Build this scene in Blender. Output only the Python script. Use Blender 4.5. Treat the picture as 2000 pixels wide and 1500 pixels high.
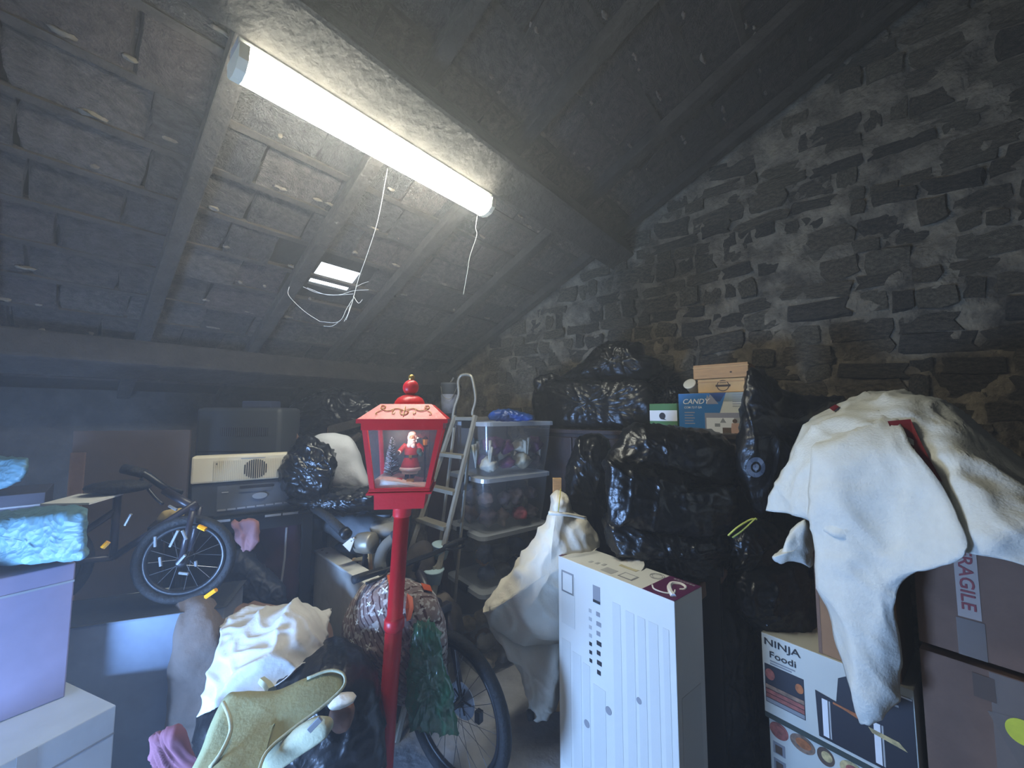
import bpy, bmesh, math, random
from mathutils import Vector, Matrix, noise
from mathutils.bvhtree import BVHTree
for o in list(bpy.data.objects): bpy.data.objects.remove(o, do_unlink=True)
SC = bpy.context.scene
COL = SC.collection
# ------------------------------------------------------------------ camera
F = 770.0; CH = 1.65; PITCH = math.atan(60/770.0)
cp, sp = math.cos(PITCH), math.sin(PITCH)
cam = bpy.data.objects.new('camera', bpy.data.cameras.new('camera')); COL.objects.link(cam)
cam.data.sensor_width = 36; cam.data.lens = F/2000*36; cam.data.clip_start = .02
cam.location = (0, 0, CH); cam.rotation_euler = (math.pi/2+PITCH, 0, 0)
SC.camera = cam
# ------------------------------------------------------------------ world, light, exposure
w = bpy.data.worlds.new('world'); SC.world = w; w.use_nodes = True
w.node_tree.nodes['Background'].inputs[0].default_value = (.80, .90, 1, 1)
w.node_tree.nodes['Background'].inputs[1].default_value = 5.0
SC.view_settings.view_transform = 'Standard'; SC.view_settings.look = 'None'
SC.view_settings.gamma = 1; SC.view_settings.use_curve_mapping = False
SC.view_settings.exposure = 0.2
cy = SC.cycles; cy.max_bounces = 4; cy.diffuse_bounces = 2; cy.use_light_tree = False; cy.glossy_bounces = 2; cy.transmission_bounces = 2; cy.caustics_reflective = False; cy.caustics_refractive = False; cy.adaptive_threshold = .1
LAMP_E = 52.0          # glow of the tube fittings
WASH_W = 125.0           # added blue light at an invented low window in the rear gable
WASH_COL = (.27, .50, 1.0)
HAZE = 0.045
# room axes: R runs along the ridge to the stone gable, S runs right and up the roof slope
RX, RY = .643, .766
def RM(r, s, z): return Vector((r*RX+s*RY, r*RY-s*RX, z))
RD = Vector((RX, RY, 0)); SD = Vector((RY, -RX, 0))
def roofz(s): return 3.95+.47*s
TH = math.atan(.47); UD = SD*math.cos(TH)+Vector((0, 0, math.sin(TH))); ND = SD*math.sin(TH)-Vector((0, 0, math.cos(TH)))
def RF(r, s, off=0.0): return RM(r, s, roofz(s))+ND*off
GR = 3.2      # stone gable
def area(name, loc, target, sx, sy, power, col):
    l = bpy.data.lights.new(name, 'AREA'); l.shape = 'RECTANGLE'; l.size = sx; l.size_y = sy; l.energy = power; l.color = col
    o = bpy.data.objects.new(name, l); COL.objects.link(o); o.location = loc
    o.rotation_euler = (Vector(target)-Vector(loc)).to_track_quat('-Z', 'Y').to_euler(); return o
WS0, WS1, WZ0, WZ1, BR = -2.2, -1.35, .12, .82, -1.2      # invented window in the rear gable, never in view
area('added_daylight', RM(BR-.06, (WS0+WS1)/2, (WZ0+WZ1)/2), RM(1.0, -2.25, .45), .75, .6, WASH_W, WASH_COL).data.spread = math.radians(150)   # added for the blue wash at lower left, spread narrowed

# ------------------------------------------------------------------ helpers
def P(px, py, Y):
    u = (px-1000)/F; v = (750-py)/F
    dy = cp-v*sp; dz = sp+v*cp; t = Y/dy
    return Vector((u*t, Y, CH+dz*t))
def C(r, g, b):
    f = lambda c: (c/255/12.92 if c/255 <= .04045 else ((c/255+.055)/1.055)**2.4)
    return (f(r), f(g), f(b))
def mat(name, col, rough=.6, metal=0.0, var=0.0, vs=6.0, bump=0.0, bs=30.0, spec=.5, emit=0.0, col2=None, stretch=None, vor=0.0, vors=12.0, lo=.35, hi=.65):
    m = bpy.data.materials.new(name); m.use_nodes = True; nt = m.node_tree; N = nt.nodes; L = nt.links
    b = N['Principled BSDF']; col = C(*col)
    b.inputs['Base Color'].default_value = (*col, 1); b.inputs['Roughness'].default_value = rough
    b.inputs['Metallic'].default_value = metal; b.inputs['Specular IOR Level'].default_value = spec
    tc = N.new('ShaderNodeTexCoord'); src = tc.outputs['Object']
    if stretch:
        mp = N.new('ShaderNodeMapping'); mp.inputs['Scale'].default_value = stretch; L.new(src, mp.inputs[0]); src = mp.outputs[0]
    if var or col2:
        n = N.new('ShaderNodeTexNoise'); n.inputs['Scale'].default_value = vs; n.inputs['Detail'].default_value = 6; n.inputs['Roughness'].default_value = .65; L.new(src, n.inputs['Vector'])
        r = N.new('ShaderNodeValToRGB'); c2 = C(*col2) if col2 else tuple(min(1, c*(1+var)) for c in col)
        c1 = col if col2 else tuple(c*(1-var) for c in col)
        r.color_ramp.elements[0].color = (*c1, 1); r.color_ramp.elements[1].color = (*c2, 1)
        r.color_ramp.elements[0].position = lo; r.color_ramp.elements[1].position = hi
        L.new(n.outputs['Fac'], r.inputs[0]); L.new(r.outputs[0], b.inputs['Base Color'])
    prev = None
    if vor:
        nn = N.new('ShaderNodeTexNoise'); nn.inputs['Scale'].default_value = 4; nn.inputs['Detail'].default_value = 2; L.new(src, nn.inputs['Vector'])
        mx = N.new('ShaderNodeMix'); mx.data_type = 'RGBA'; mx.inputs[0].default_value = .25; L.new(src, mx.inputs[6]); L.new(nn.outputs['Color'], mx.inputs[7])
        v = N.new('ShaderNodeTexVoronoi'); v.inputs['Scale'].default_value = vors; L.new(mx.outputs[2], v.inputs['Vector'])
        bp = N.new('ShaderNodeBump'); bp.inputs['Strength'].default_value = vor; bp.inputs['Distance'].default_value = .03
        L.new(v.outputs['Distance'], bp.inputs['Height']); prev = bp
    if bump:
        n2 = N.new('ShaderNodeTexNoise'); n2.inputs['Scale'].default_value = bs; n2.inputs['Detail'].default_value = 5; L.new(src, n2.inputs['Vector'])
        bp = N.new('ShaderNodeBump'); bp.inputs['Strength'].default_value = bump; bp.inputs['Distance'].default_value = .02
        L.new(n2.outputs['Fac'], bp.inputs['Height'])
        if prev: L.new(prev.outputs[0], bp.inputs['Normal'])
        prev = bp
    if prev: L.new(prev.outputs[0], b.inputs['Normal'])
    if emit:
        b.inputs['Emission Color'].default_value = (*col, 1); b.inputs['Emission Strength'].default_value = emit
    return m
def clearmat(name, col, trans=.8, rough=.1, gl=.08):
    m = bpy.data.materials.new(name); m.use_nodes = True; nt = m.node_tree; N = nt.nodes; L = nt.links
    N.remove(N['Principled BSDF']); out = N['Material Output']
    t = N.new('ShaderNodeBsdfTransparent'); d = N.new('ShaderNodeBsdfDiffuse'); d.inputs[0].default_value = (*C(*col), 1)
    tl = N.new('ShaderNodeBsdfTranslucent'); tl.inputs[0].default_value = (*C(*col), 1)
    g = N.new('ShaderNodeBsdfGlossy'); g.inputs[1].default_value = rough
    a0 = N.new('ShaderNodeMixShader'); a0.inputs[0].default_value = .5; L.new(d.outputs[0], a0.inputs[1]); L.new(tl.outputs[0], a0.inputs[2])
    a = N.new('ShaderNodeMixShader'); a.inputs[0].default_value = 1-trans; L.new(t.outputs[0], a.inputs[1]); L.new(a0.outputs[0], a.inputs[2])
    b = N.new('ShaderNodeMixShader'); b.inputs[0].default_value = gl; L.new(a.outputs[0], b.inputs[1]); L.new(g.outputs[0], b.inputs[2])
    L.new(b.outputs[0], out.inputs[0]); return m
OFF = {}
def off(o): return OFF.get(o.name, Vector()) if o else Vector()
def tag(o, label, cat, group=None, kind=None):
    if label: o['label'] = label
    if cat: o['category'] = cat
    if group: o['group'] = group
    if kind: o['kind'] = kind
    return o
def thing(name, label, cat, loc, group=None):
    o = bpy.data.objects.new(name, None); COL.objects.link(o); o.location = loc; o.empty_display_size = .05
    OFF[o.name] = Vector(loc); return tag(o, label, cat, group)
def mk(name, vs, fs, m, parent=None, smooth=False, label=None):
    """mesh from world-space points; under a parent the points are stored relative to it"""
    of = off(parent); loc = Vector()
    vs = [Vector(v) for v in vs]
    if not parent:
        x0 = sum(v.x for v in vs)/len(vs); y0 = sum(v.y for v in vs)/len(vs); loc = Vector((x0, y0, min(v.z for v in vs))); of = loc
    me = bpy.data.meshes.new(name); me.from_pydata([tuple(v-of) for v in vs], [], fs); me.update()
    if smooth: me.polygons.foreach_set('use_smooth', [True]*len(me.polygons))
    me.materials.append(m); o = bpy.data.objects.new(name, me); COL.objects.link(o)
    if parent: o.parent = parent; OFF[o.name] = of
    else: o.location = loc; OFF[o.name] = loc
    if label: o['label'] = label
    return o
def st(o, kind='structure'): o['kind'] = kind; return o
def bmout(bm):
    bm.verts.ensure_lookup_table(); bm.verts.index_update()
    r = ([v.co.copy() for v in bm.verts], [[v.index for v in f.verts] for f in bm.faces]); bm.free(); return r
def join(*ms):
    V, Fc = [], []
    for v, f in ms:
        n = len(V); V += list(v); Fc += [[i+n for i in q] for q in f]
    return V, Fc
def boxg(o, a, b, c, bev=0.0):
    """box from corner o and three edge vectors"""
    o, a, b, c = Vector(o), Vector(a), Vector(b), Vector(c)
    vs = [o, o+a, o+a+b, o+b, o+c, o+a+c, o+a+b+c, o+b+c]
    fs = [[0, 3, 2, 1], [4, 5, 6, 7], [0, 1, 5, 4], [1, 2, 6, 5], [2, 3, 7, 6], [3, 0, 4, 7]]
    if a.cross(b).dot(c) < 0: fs = [f[::-1] for f in fs]
    if bev:
        bm = bmesh.new(); bv = [bm.verts.new(v) for v in vs]
        for f in fs: bm.faces.new([bv[i] for i in f])
        bmesh.ops.bevel(bm, geom=list(bm.edges), offset=bev, segments=2, affect='EDGES', profile=.6); return bmout(bm)
    return vs, fs
def abox(x0, x1, y0, y1, z0, z1, bev=0.0): return boxg((x0, y0, z0), (x1-x0, 0, 0), (0, y1-y0, 0), (0, 0, z1-z0), bev)
def crom(p, n, closed=False):
    k = len(p); out = []
    segs = k if closed else k-1
    for i in range(segs):
        p1, p2 = p[i], p[(i+1) % k]
        p0 = p[(i-1) % k] if (closed or i > 0) else p1*2-p2
        p3 = p[(i+2) % k] if (closed or i+2 < k) else p2*2-p1
        for j in range(n):
            t = j/n
            out.append(.5*((2*p1)+(p2-p0)*t+(2*p0-5*p1+4*p2-p3)*t*t+(3*p1-p0-3*p2+p3)*t**3))
    if not closed: out.append(p[-1].copy())
    return out
def tubeg(pts, rad, seg=8, smooth=0):
    pts = [Vector(p) for p in pts]
    if smooth: pts = crom(pts, smooth)
    n = len(pts); rads = rad if isinstance(rad, (list, tuple)) else [rad]*n
    if len(rads) != n: rads = [rads[0]+(rads[-1]-rads[0])*i/(n-1) for i in range(n)]
    V, Fc = [], []; up = None
    for i, p in enumerate(pts):
        t = (pts[min(i+1, n-1)]-pts[max(i-1, 0)]).normalized()
        if up is None: up = Vector((0, 0, 1)) if abs(t.z) < .9 else Vector((1, 0, 0))
        a = t.cross(up).normalized(); up = a.cross(t).normalized()
        for k in range(seg):
            an = 2*math.pi*k/seg; V.append(p+(a*math.cos(an)+up*math.sin(an))*rads[i])
    for i in range(n-1):
        for k in range(seg):
            k2 = (k+1) % seg; Fc.append([i*seg+k, i*seg+k2, (i+1)*seg+k2, (i+1)*seg+k])
    Fc.append(list(range(seg))[::-1]); Fc.append([(n-1)*seg+k for k in range(seg)])
    return V, Fc
def latheg(prof, c, axis=(0, 0, 1), seg=24):
    """profile of (radius, height) about an axis through c"""
    ax = Vector(axis).normalized(); up = Vector((1, 0, 0)) if abs(ax.x) < .9 else Vector((0, 1, 0))
    a = ax.cross(up).normalized(); b = ax.cross(a); c = Vector(c); V, Fc = [], []
    for r, h in prof:
        for k in range(seg):
            an = 2*math.pi*k/seg; V.append(c+ax*h+(a*math.cos(an)+b*math.sin(an))*max(r, 1e-4))
    for i in range(len(prof)-1):
        for k in range(seg):
            k2 = (k+1) % seg; Fc.append([i*seg+k, i*seg+k2, (i+1)*seg+k2, (i+1)*seg+k])
    Fc.append(list(range(seg))[::-1]); Fc.append([(len(prof)-1)*seg+k for k in range(seg)])
    return V, Fc
def ballg(c, r, seg=16, rings=10, sc=(1, 1, 1)):
    V, Fc = latheg([(r*math.sin(math.pi*i/rings), -r*math.cos(math.pi*i/rings)) for i in range(rings+1)], (0, 0, 0), seg=seg)
    return [Vector((v.x*sc[0], v.y*sc[1], v.z*sc[2]))+Vector(c) for v in V], Fc
def prism(poly, ext):
    """solid from planar world polygon pushed along ext"""
    poly = [Vector(p) for p in poly]; ext = Vector(ext); n = len(poly)
    V = poly+[p+ext for p in poly]; Fc = [list(range(n))[::-1], [n+i for i in range(n)]]
    for i in range(n): j = (i+1) % n; Fc.append([i, j, n+j, n+i])
    return V, Fc
def nz(p, f, s): return noise.noise(Vector((p.x*f+s*7.3, p.y*f-s*3.1, p.z*f+s*1.7)))
def crinkle(p, s, fr):
    wv = Vector((nz(p, fr*.5, s+5), nz(p, fr*.5, s+9), nz(p, fr*.5, s+13)))*.07
    q = p+wv
    a = abs(nz(Vector((q.x, q.y, q.z*.5)), fr*1.5, s)); b = abs(nz(Vector((q.x*.6, q.y, q.z)), fr*2.7, s+3)); c = abs(nz(Vector((q.x+q.z*.6, q.y, q.z*.4)), fr*4.6, s+4))
    return .8*nz(p, fr*.45, s+7)+.62*(1-min(a*4, 1))**1.5+.42*(1-min(b*3.5, 1))**1.5+.22*(1-min(c*3, 1))**1.5-.3
def drapefn(p, s, fr):
    wv = Vector((nz(p, fr*.5, s+5), nz(p, fr*.5, s+9), nz(p, fr*.5, s+13)))*.08; q = p+wv
    a = abs(nz(Vector((q.x, q.y, q.z*.35)), fr, s)); b = abs(nz(Vector((q.x+q.z*.5, q.y, q.z*.6)), fr*1.9, s+3))
    return .55*nz(Vector((p.x, p.y, p.z*.4)), fr*.7, s+7)+.75*(1-min(a*3, 1))**1.4+.35*(1-min(b*3, 1))**1.4-.35
def fold(p, s, fr):
    return nz(Vector((p.x, p.y, p.z*.22)), fr, s)*.8+.35*nz(p, fr*2.1, s+2)
def lumpg(pts, Y, T, seed=0, n=8, rings=16, amp=.02, fr=6.0, fn=crinkle, pw=2.4, back=1.0, dY=None, rag=0.0):
    """solid body with thickness: outline of (px, py[, Y]) swollen towards and away from the viewer"""
    yof = lambda q: (dY/((q[0]-1000)/F*RX+RY) if dY else (q[2] if len(q) > 2 else Y))     # dY: keep a set distance along the ridge axis
    o = crom([P(q[0], q[1], yof(q)) for q in pts], n, True); k = len(o)
    c = sum(o, Vector())/k; d = Vector((c.x, c.y, 0)).normalized()
    if rag: o = [p+(p-c)*rag*nz(p, 9, seed+20) for p in o]
    V, Fc = [], []
    for side in (0, 1):
        for i in range(rings):
            t = 1-i/rings if side == 0 else 1-(i+.999)/rings
            if side == 0: t = 1-(i/rings)
            else: t = (i+1)/rings if False else 1-(i+1)/(rings+.0)
            t = max(t, .02)
            h = T*max(0, 1-t**pw)**(1/pw)
            sg = -1 if side == 0 else back
            for p in o: V.append(c+(p-c)*t+d*h*sg)
    def idx(side, i, j): return (side*rings+i)*k+j % k
    for i in range(rings-1):
        for j in range(k):
            Fc.append([idx(0, i, j), idx(0, i, j+1), idx(0, i+1, j+1), idx(0, i+1, j)])
            Fc.append([idx(1, i, j+1), idx(1, i, j), idx(1, i+1, j), idx(1, i+1, j+1)])
    for j in range(k): Fc.append([idx(0, 0, j+1), idx(0, 0, j), idx(1, 0, j), idx(1, 0, j+1)])
    Fc.append([idx(0, rings-1, j) for j in range(k)]); Fc.append([idx(1, rings-1, j) for j in range(k)][::-1])
    bm = bmesh.new(); bv = [bm.verts.new(v) for v in V]
    for f in Fc:
        try: bm.faces.new([bv[i] for i in f])
        except ValueError: pass
    bmesh.ops.remove_doubles(bm, verts=list(bm.verts), dist=1e-5)
    bmesh.ops.recalc_face_normals(bm, faces=list(bm.faces)); bm.normal_update()
    if amp:
        ds = [(v, v.normal*fn(v.co, seed, fr)*amp) for v in bm.verts]
        for v, x in ds: v.co += x
    bmesh.ops.triangulate(bm, faces=[f for f in bm.faces if len(f.verts) > 4])
    return bmout(bm)
def lump(name, pts, Y, T, m, parent=None, label=None, cat=None, group=None, smooth=True, **kw):
    g = lumpg(pts, Y, T, **kw); o = mk(name, g[0], g[1], m, parent, smooth)
    if cat: tag(o, label, cat, group)
    elif label: o['label'] = label
    o_bvh[o.name] = BVHTree.FromPolygons([tuple(v) for v in g[0]], g[1]); return o
o_bvh = {}
def sheetg(rows, n=8, amp=.012, fr=7.0, seed=0, fn=fold, thick=.004):
    rows = [[P(*q) if not isinstance(q, Vector) else q for q in r] for r in rows]
    dense = [crom(r, n) for r in rows]; cols = list(zip(*dense)); cols = [crom(list(c), n) for c in cols]
    nc, nr = len(cols), len(cols[0]); bm = bmesh.new(); g = [[bm.verts.new(cols[i][j]) for j in range(nr)] for i in range(nc)]
    for i in range(nc-1):
        for j in range(nr-1): bm.faces.new([g[i][j], g[i][j+1], g[i+1][j+1], g[i+1][j]])
    bm.normal_update()
    ds = [(v, v.normal*fn(v.co, seed, fr)*amp) for v in bm.verts]
    for v, x in ds: v.co += x
    bm.normal_update()
    top = list(bm.faces); nv = {v: bm.verts.new(v.co-v.normal*thick) for v in list(bm.verts)}
    bd = [e for e in bm.edges if e.is_boundary]
    for f in top: bm.faces.new([nv[v] for v in reversed(f.verts)])
    for e in bd:
        a, b = e.verts
        try: bm.faces.new([a, b, nv[b], nv[a]])
        except ValueError: pass
    bmesh.ops.recalc_face_normals(bm, faces=list(bm.faces))
    return bmout(bm)
def sheet(name, rows, m, parent=None, label=None, cat=None, group=None, **kw):
    g = sheetg(rows, **kw); o = mk(name, g[0], g[1], m, parent, True)
    if cat: tag(o, label, cat, group)
    o_bvh[o.name] = BVHTree.FromPolygons([tuple(v) for v in g[0]], g[1]); return o
def hit(o, px, py):
    q = P(px, py, 1.0)-Vector((0, 0, CH)); q.normalize()
    l, nrm, _, _ = o_bvh[o.name].ray_cast(Vector((0, 0, CH)), q)
    if l is None: return None, None
    if nrm.dot(q) > 0: nrm = -nrm
    return l, nrm
def patch(name, o, poly, m, parent, lift=.004, label=None):
    """thin piece lying on a body, laid through outline points found on it"""
    v = []
    for px, py in poly:
        l, nn = hit(o, px, py)
        if l is None: continue
        v.append((l, nn))
    if len(v) < 3: return None
    na = sum((x[1] for x in v), Vector()).normalized()
    pts = [x[0]+na*lift for x in v]; c = sum(pts, Vector())/len(pts)
    k = len(pts); V = pts+[c]+[p-na*.003 for p in pts]; Fc = []
    for i in range(k):
        j = (i+1) % k; Fc += [[i, j, k], [i, k+1+i, k+1+j, j]]
    return mk(name, V, Fc, m, parent, label=label)
def textg(body, org, xd, yd, width=None, size=.1, ext=.0006, shear=0.0, spacing=1.0, align='LEFT'):
    cu = bpy.data.curves.new('t', 'FONT'); cu.body = body; cu.size = 1; cu.extrude = 0; cu.shear = shear; cu.space_character = spacing; cu.offset = .012
    cu.resolution_u = 3
    ob = bpy.data.objects.new('t', cu); COL.objects.link(ob); bpy.context.view_layer.update()
    me = bpy.data.meshes.new_from_object(ob.evaluated_get(bpy.context.evaluated_depsgraph_get()))
    vs = [v.co.copy() for v in me.vertices]; fs = [list(p.vertices) for p in me.polygons]
    bpy.data.objects.remove(ob); bpy.data.meshes.remove(me); bpy.data.curves.remove(cu)
    x0 = min(v.x for v in vs); x1 = max(v.x for v in vs); y0 = min(v.y for v in vs); y1 = max(v.y for v in vs)
    kx = width/(x1-x0) if width else size; ky = size/(y1-y0) if width else size
    xd, yd = Vector(xd).normalized(), Vector(yd).normalized()
    return [Vector(org)+xd*((v.x-x0)*kx)+yd*((v.y-y0)*ky) for v in vs], fs
def copy_tree(o, parent=None):
    c = o.copy(); COL.objects.link(c); OFF[c.name] = OFF.get(o.name, Vector()); c.parent = parent
    for ch in list(o.children): copy_tree(ch, c)
    return c
class Face:
    """flat face of a box: corner, right and up directions; lays thin print on it"""
    def __init__(s, o, x, y): s.o = Vector(o); s.x = Vector(x).normalized(); s.y = Vector(y).normalized(); s.n = s.x.cross(s.y).normalized()
    def at(s, a, b, l=0.0): return s.o+s.x*a+s.y*b+s.n*l
    def quad(s, name, a0, a1, b0, b1, m, parent, lift=.0012, label=None, skew=0.0):
        return mk(name, *prism([s.at(a0, b0, lift), s.at(a1, b0, lift), s.at(a1+skew, b1, lift), s.at(a0+skew, b1, lift)], -s.n*.001), m, parent, label=label)
    def poly(s, name, pts, m, parent, lift=.0014, label=None):
        return mk(name, *prism([s.at(a, b, lift) for a, b in pts], -s.n*.001), m, parent, label=label)
    def disc(s, name, a, b, ra, rb, m, parent, lift=.0016, label=None, inner=0.0):
        if inner:
            V, Fc = [], []
            for i in range(28):
                an = i*2*math.pi/28
                for q in (1, inner): V.append(s.at(a+ra*q*math.cos(an), b+rb*q*math.sin(an), lift))
            for i in range(28): j = (i+1) % 28; Fc.append([2*i, 2*j, 2*j+1, 2*i+1])
            return mk(name, V, Fc, m, parent, label=label)
        return s.poly(name, [(a+ra*math.cos(i*math.pi/14), b+rb*math.sin(i*math.pi/14)) for i in range(28)], m, parent, lift, label)
    def text(s, name, body, a, b, w_, h_, m, parent, lift=.002, **kw):
        return mk(name, *textg(body, s.at(a, b, lift), s.x, s.y, w_, h_, **kw), m, parent)
AX = Vector((.788, .616, 0)); BX = Vector((-.616, .788, 0)); ZZ = Vector((0, 0, 1))   # directions most of the boxes share
# ------------------------------------------------------------------ materials of the shell
m_mortar = mat('mortar', (78, 70, 59), .95, bump=.9, bs=34, vs=7, col2=(156, 142, 118), lo=.36, hi=.72)
m_stone = [mat('rubble_stone_%d' % i, c, .95, bump=.9, bs=45, vs=9, col2=c2, lo=.38, hi=.74) for i, (c, c2) in enumerate([((70, 63, 54), (132, 120, 100)), ((84, 74, 61), (146, 132, 108)), ((58, 53, 47), (114, 105, 90)), ((90, 81, 68), (152, 140, 116))])]
m_tile = [mat('sooty_tile_%d' % i, c, .85, bump=.9, bs=26, vs=7, col2=c2, lo=.35, hi=.75) for i, (c, c2) in enumerate([((40, 37, 36), (88, 82, 76)), ((50, 43, 41), (92, 82, 76)), ((34, 33, 33), (78, 74, 72)), ((54, 49, 45), (104, 96, 88))])]
m_beam = mat('old_beam', (50, 46, 42), .85, var=.4, vs=8, bump=.7, bs=30, stretch=(1, 1, 1))
m_batten = mat('batten_wood', (58, 52, 47), .85, var=.35, vs=12, bump=.5)
m_torch = mat('torching', (112, 104, 92), .95, var=.3, vs=20, bump=.6)
m_floor = mat('dusty_floor', (150, 150, 152), .85, var=.25, vs=3, bump=.25, bs=25)
m_plaster = mat('dirty_wall', (70, 66, 62), .95, var=.4, vs=5, bump=.6, bs=20)
m_frame = mat('window_paint', (200, 200, 195), .5)
m_glass = clearmat('pane_glass', (200, 220, 230), .93, .03, .06)
rnd = random.Random(4)
# floor and walls
st(mk('floor', *boxg(RM(BR-.2, -4.6, -.1), RD*(GR-BR+.4), SD*7.8, ZZ*.1), m_floor))
def wallseg(r0, s0, z0, dr, ds, dz): return boxg(RM(r0, s0, z0), RD*dr, SD*ds, ZZ*dz)
st(mk('wall_left', *boxg(RM(BR, -4.5, 0), RD*(GR-BR), SD*.12, ZZ*1.84), m_plaster))
st(mk('wall_right', *boxg(RM(BR, 3.0, 0), RD*(GR-BR), SD*.12, ZZ*4.2), m_plaster))
RIDGE = 1.7
def gable(r, hole=None):
    pts = [(-4.5, 0), (3.1, 0), (3.1, roofz(RIDGE)-.47*(3.1-RIDGE)-.03), (RIDGE, roofz(RIDGE)-.03), (-4.5, roofz(-4.5)-.03)]
    return prism([RM(r, s, z) for s, z in pts], RD*.15)
# rear gable with an added window opening (behind the camera)
zt = lambda s: roofz(s)-.03
back = [prism([RM(BR-.15, s, z) for s, z in [(-4.5, 0), (WS0, 0), (WS0, zt(WS0)), (-4.5, zt(-4.5))]], RD*.15),
        prism([RM(BR-.15, s, z) for s, z in [(WS0, 0), (WS1, 0), (WS1, WZ0), (WS0, WZ0)]], RD*.15),
        prism([RM(BR-.15, s, z) for s, z in [(WS0, WZ1), (WS1, WZ1), (WS1, zt(WS1)), (WS0, zt(WS0))]], RD*.15),
        prism([RM(BR-.15, s, z) for s, z in [(WS1, 0), (3.1, 0), (3.1, zt(RIDGE)-.8), (RIDGE, zt(RIDGE)), (WS1, zt(WS1))]], RD*.15)]
st(mk('wall_back', *join(*back), m_plaster))
wf = st(mk('added_window', *join(wallseg(BR-.1, WS0, WZ0, .05, WS1-WS0, .05), wallseg(BR-.1, WS0, WZ1-.05, .05, WS1-WS0, .05), wallseg(BR-.1, WS0, WZ0, .05, .05, WZ1-WZ0), wallseg(BR-.1, WS1-.05, WZ0, .05, .05, WZ1-WZ0)), m_frame))  # unseen window, added as the origin of the blue wash
# stone gable: rough mortar bed and separate rubble stones standing proud of it
V, Fc = [], []; NS, NZ = 200, 130; s0, s1 = -4.45, 3.0
def wallrel(s, z): q = Vector((s, z, 0)); return .04*noise.noise(q*3.1)+.03*noise.noise(q*8+Vector((3, 1, 0)))+.018*noise.noise(q*19)
for i in range(NS+1):
    s = s0+(s1-s0)*i/NS; top = (roofz(s) if s < RIDGE else roofz(RIDGE)-.47*(s-RIDGE))
    for j in range(NZ+1): z = top*j/NZ; V.append(RM(GR-wallrel(s, z), s, z))
for i in range(NS):
    for j in range(NZ): a = i*(NZ+1)+j; Fc.append([a, a+1, a+NZ+2, a+NZ+1])
n0 = len(V)
V += [RM(GR+.25, s0, 0), RM(GR+.25, s1, 0), RM(GR+.25, s1, 4), RM(GR+.25, RIDGE, 4.9), RM(GR+.25, s0, 1.3)]; Fc.append([n0+4, n0+3, n0+2, n0+1, n0])
wall = st(mk('wall_gable', V, Fc, m_mortar, smooth=True)); wl = OFF[wall.name]
def stone_mesh(k):
    bm = bmesh.new(); bmesh.ops.create_cube(bm, size=1); bmesh.ops.subdivide_edges(bm, edges=list(bm.edges), cuts=1, use_grid_fill=True)
    for v in bm.verts:
        v.co *= 1-.10*(v.co.length-.7); d = noise.noise_vector(v.co*2.6+Vector((k*5.1, 0, 0))); v.co += Vector((d.x*.20, d.y*.22, d.z*.30))
    bmesh.ops.triangulate(bm, faces=[f for f in bm.faces if len(f.verts) > 4])
    me = bpy.data.meshes.new('stone'); bm.to_mesh(me); bm.free(); me.materials.append(m_stone[k % 4]); return me
SM = [stone_mesh(k) for k in range(12)]
WM = Matrix((SD, ZZ, -RD)).transposed().to_4x4()
z = .9; cnt = 0; rest = []
while z < 4.5:
    h = rnd.uniform(.07, .17); s = -3.2+rnd.uniform(0, .2)
    while s < 1.25:
        wd = rnd.uniform(.12, .36) if rnd.random() < .75 else rnd.uniform(.07, .12)
        zz = z+h/2+rnd.uniform(-.02, .02)
        if zz+h/2 < roofz(s)-.02 and rnd.random() < .92:
            vis = zz > 1.45+max(0, (-1.8-s))*.0
            ob_m = Matrix.Translation(RM(GR-wallrel(s+wd/2, zz)+.017, s+wd/2, zz)) @ WM @ Matrix.Rotation(rnd.uniform(-.12, .12), 4, 'Z') @ Matrix.Diagonal((wd*.93*rnd.choice((1, -1)), h*.9, rnd.uniform(.04, .075), 1))
            me = rnd.choice(SM)
            if zz > 1.62 and cnt < 300 and zz < 3.9:
                o = bpy.data.objects.new('stone', me); COL.objects.link(o); o.parent = wall; o.matrix_local = Matrix.Translation(-wl) @ ob_m; cnt += 1
            else: rest.append(([ob_m @ v.co for v in me.vertices], [list(p.vertices) for p in me.polygons]))
        s += wd+rnd.uniform(.012, .035)
    z += h+.004
if rest: st(mk('stones', *join(*rest), m_stone[0], wall), 'stuff')
# roof: slab with a skylight opening, tiles, battens, rafters, purlins
SK = (1.17, 1.47, -2.90, -2.68)
def slab(r0, r1, sa, sb, t=.03): return boxg(RF(r0, sa), RD*(r1-r0), UD*((sb-sa)/math.cos(TH)), -ND*t)
m_slab = mat('roof_felt', (30, 28, 27), .95, var=.3, vs=6, bump=.4)
r0, r1 = BR-.1, GR+.1
parts = [slab(r0, SK[0], -4.55, RIDGE), slab(SK[1], r1, -4.55, RIDGE), slab(SK[0], SK[1], -4.55, SK[2]), slab(SK[0], SK[1], SK[3], RIDGE)]
UD2 = SD*math.cos(TH)-ZZ*math.sin(TH)
parts.append(boxg(RF(r0, RIDGE), RD*(r1-r0), UD2*1.75, Vector((SD*math.sin(TH)+ZZ*math.cos(TH)))*.03))
roof = st(mk('ceiling', *join(*parts), m_slab)); rl = OFF[roof.name]
TM = []
for k in range(8):
    bm = bmesh.new(); bmesh.ops.create_cube(bm, size=1); bmesh.ops.subdivide_edges(bm, edges=list(bm.edges), cuts=2, use_grid_fill=True)
    for v in bm.verts:
        d = noise.noise_vector(v.co*2.2+Vector((k*4.7, 1, 0))); v.co += Vector((d.x*.08, d.y*.08, d.z*.8))
    me = bpy.data.meshes.new('roof_tile'); bm.to_mesh(me); bm.free(); me.materials.append(m_tile[k % 4]); TM.append(me)
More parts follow.
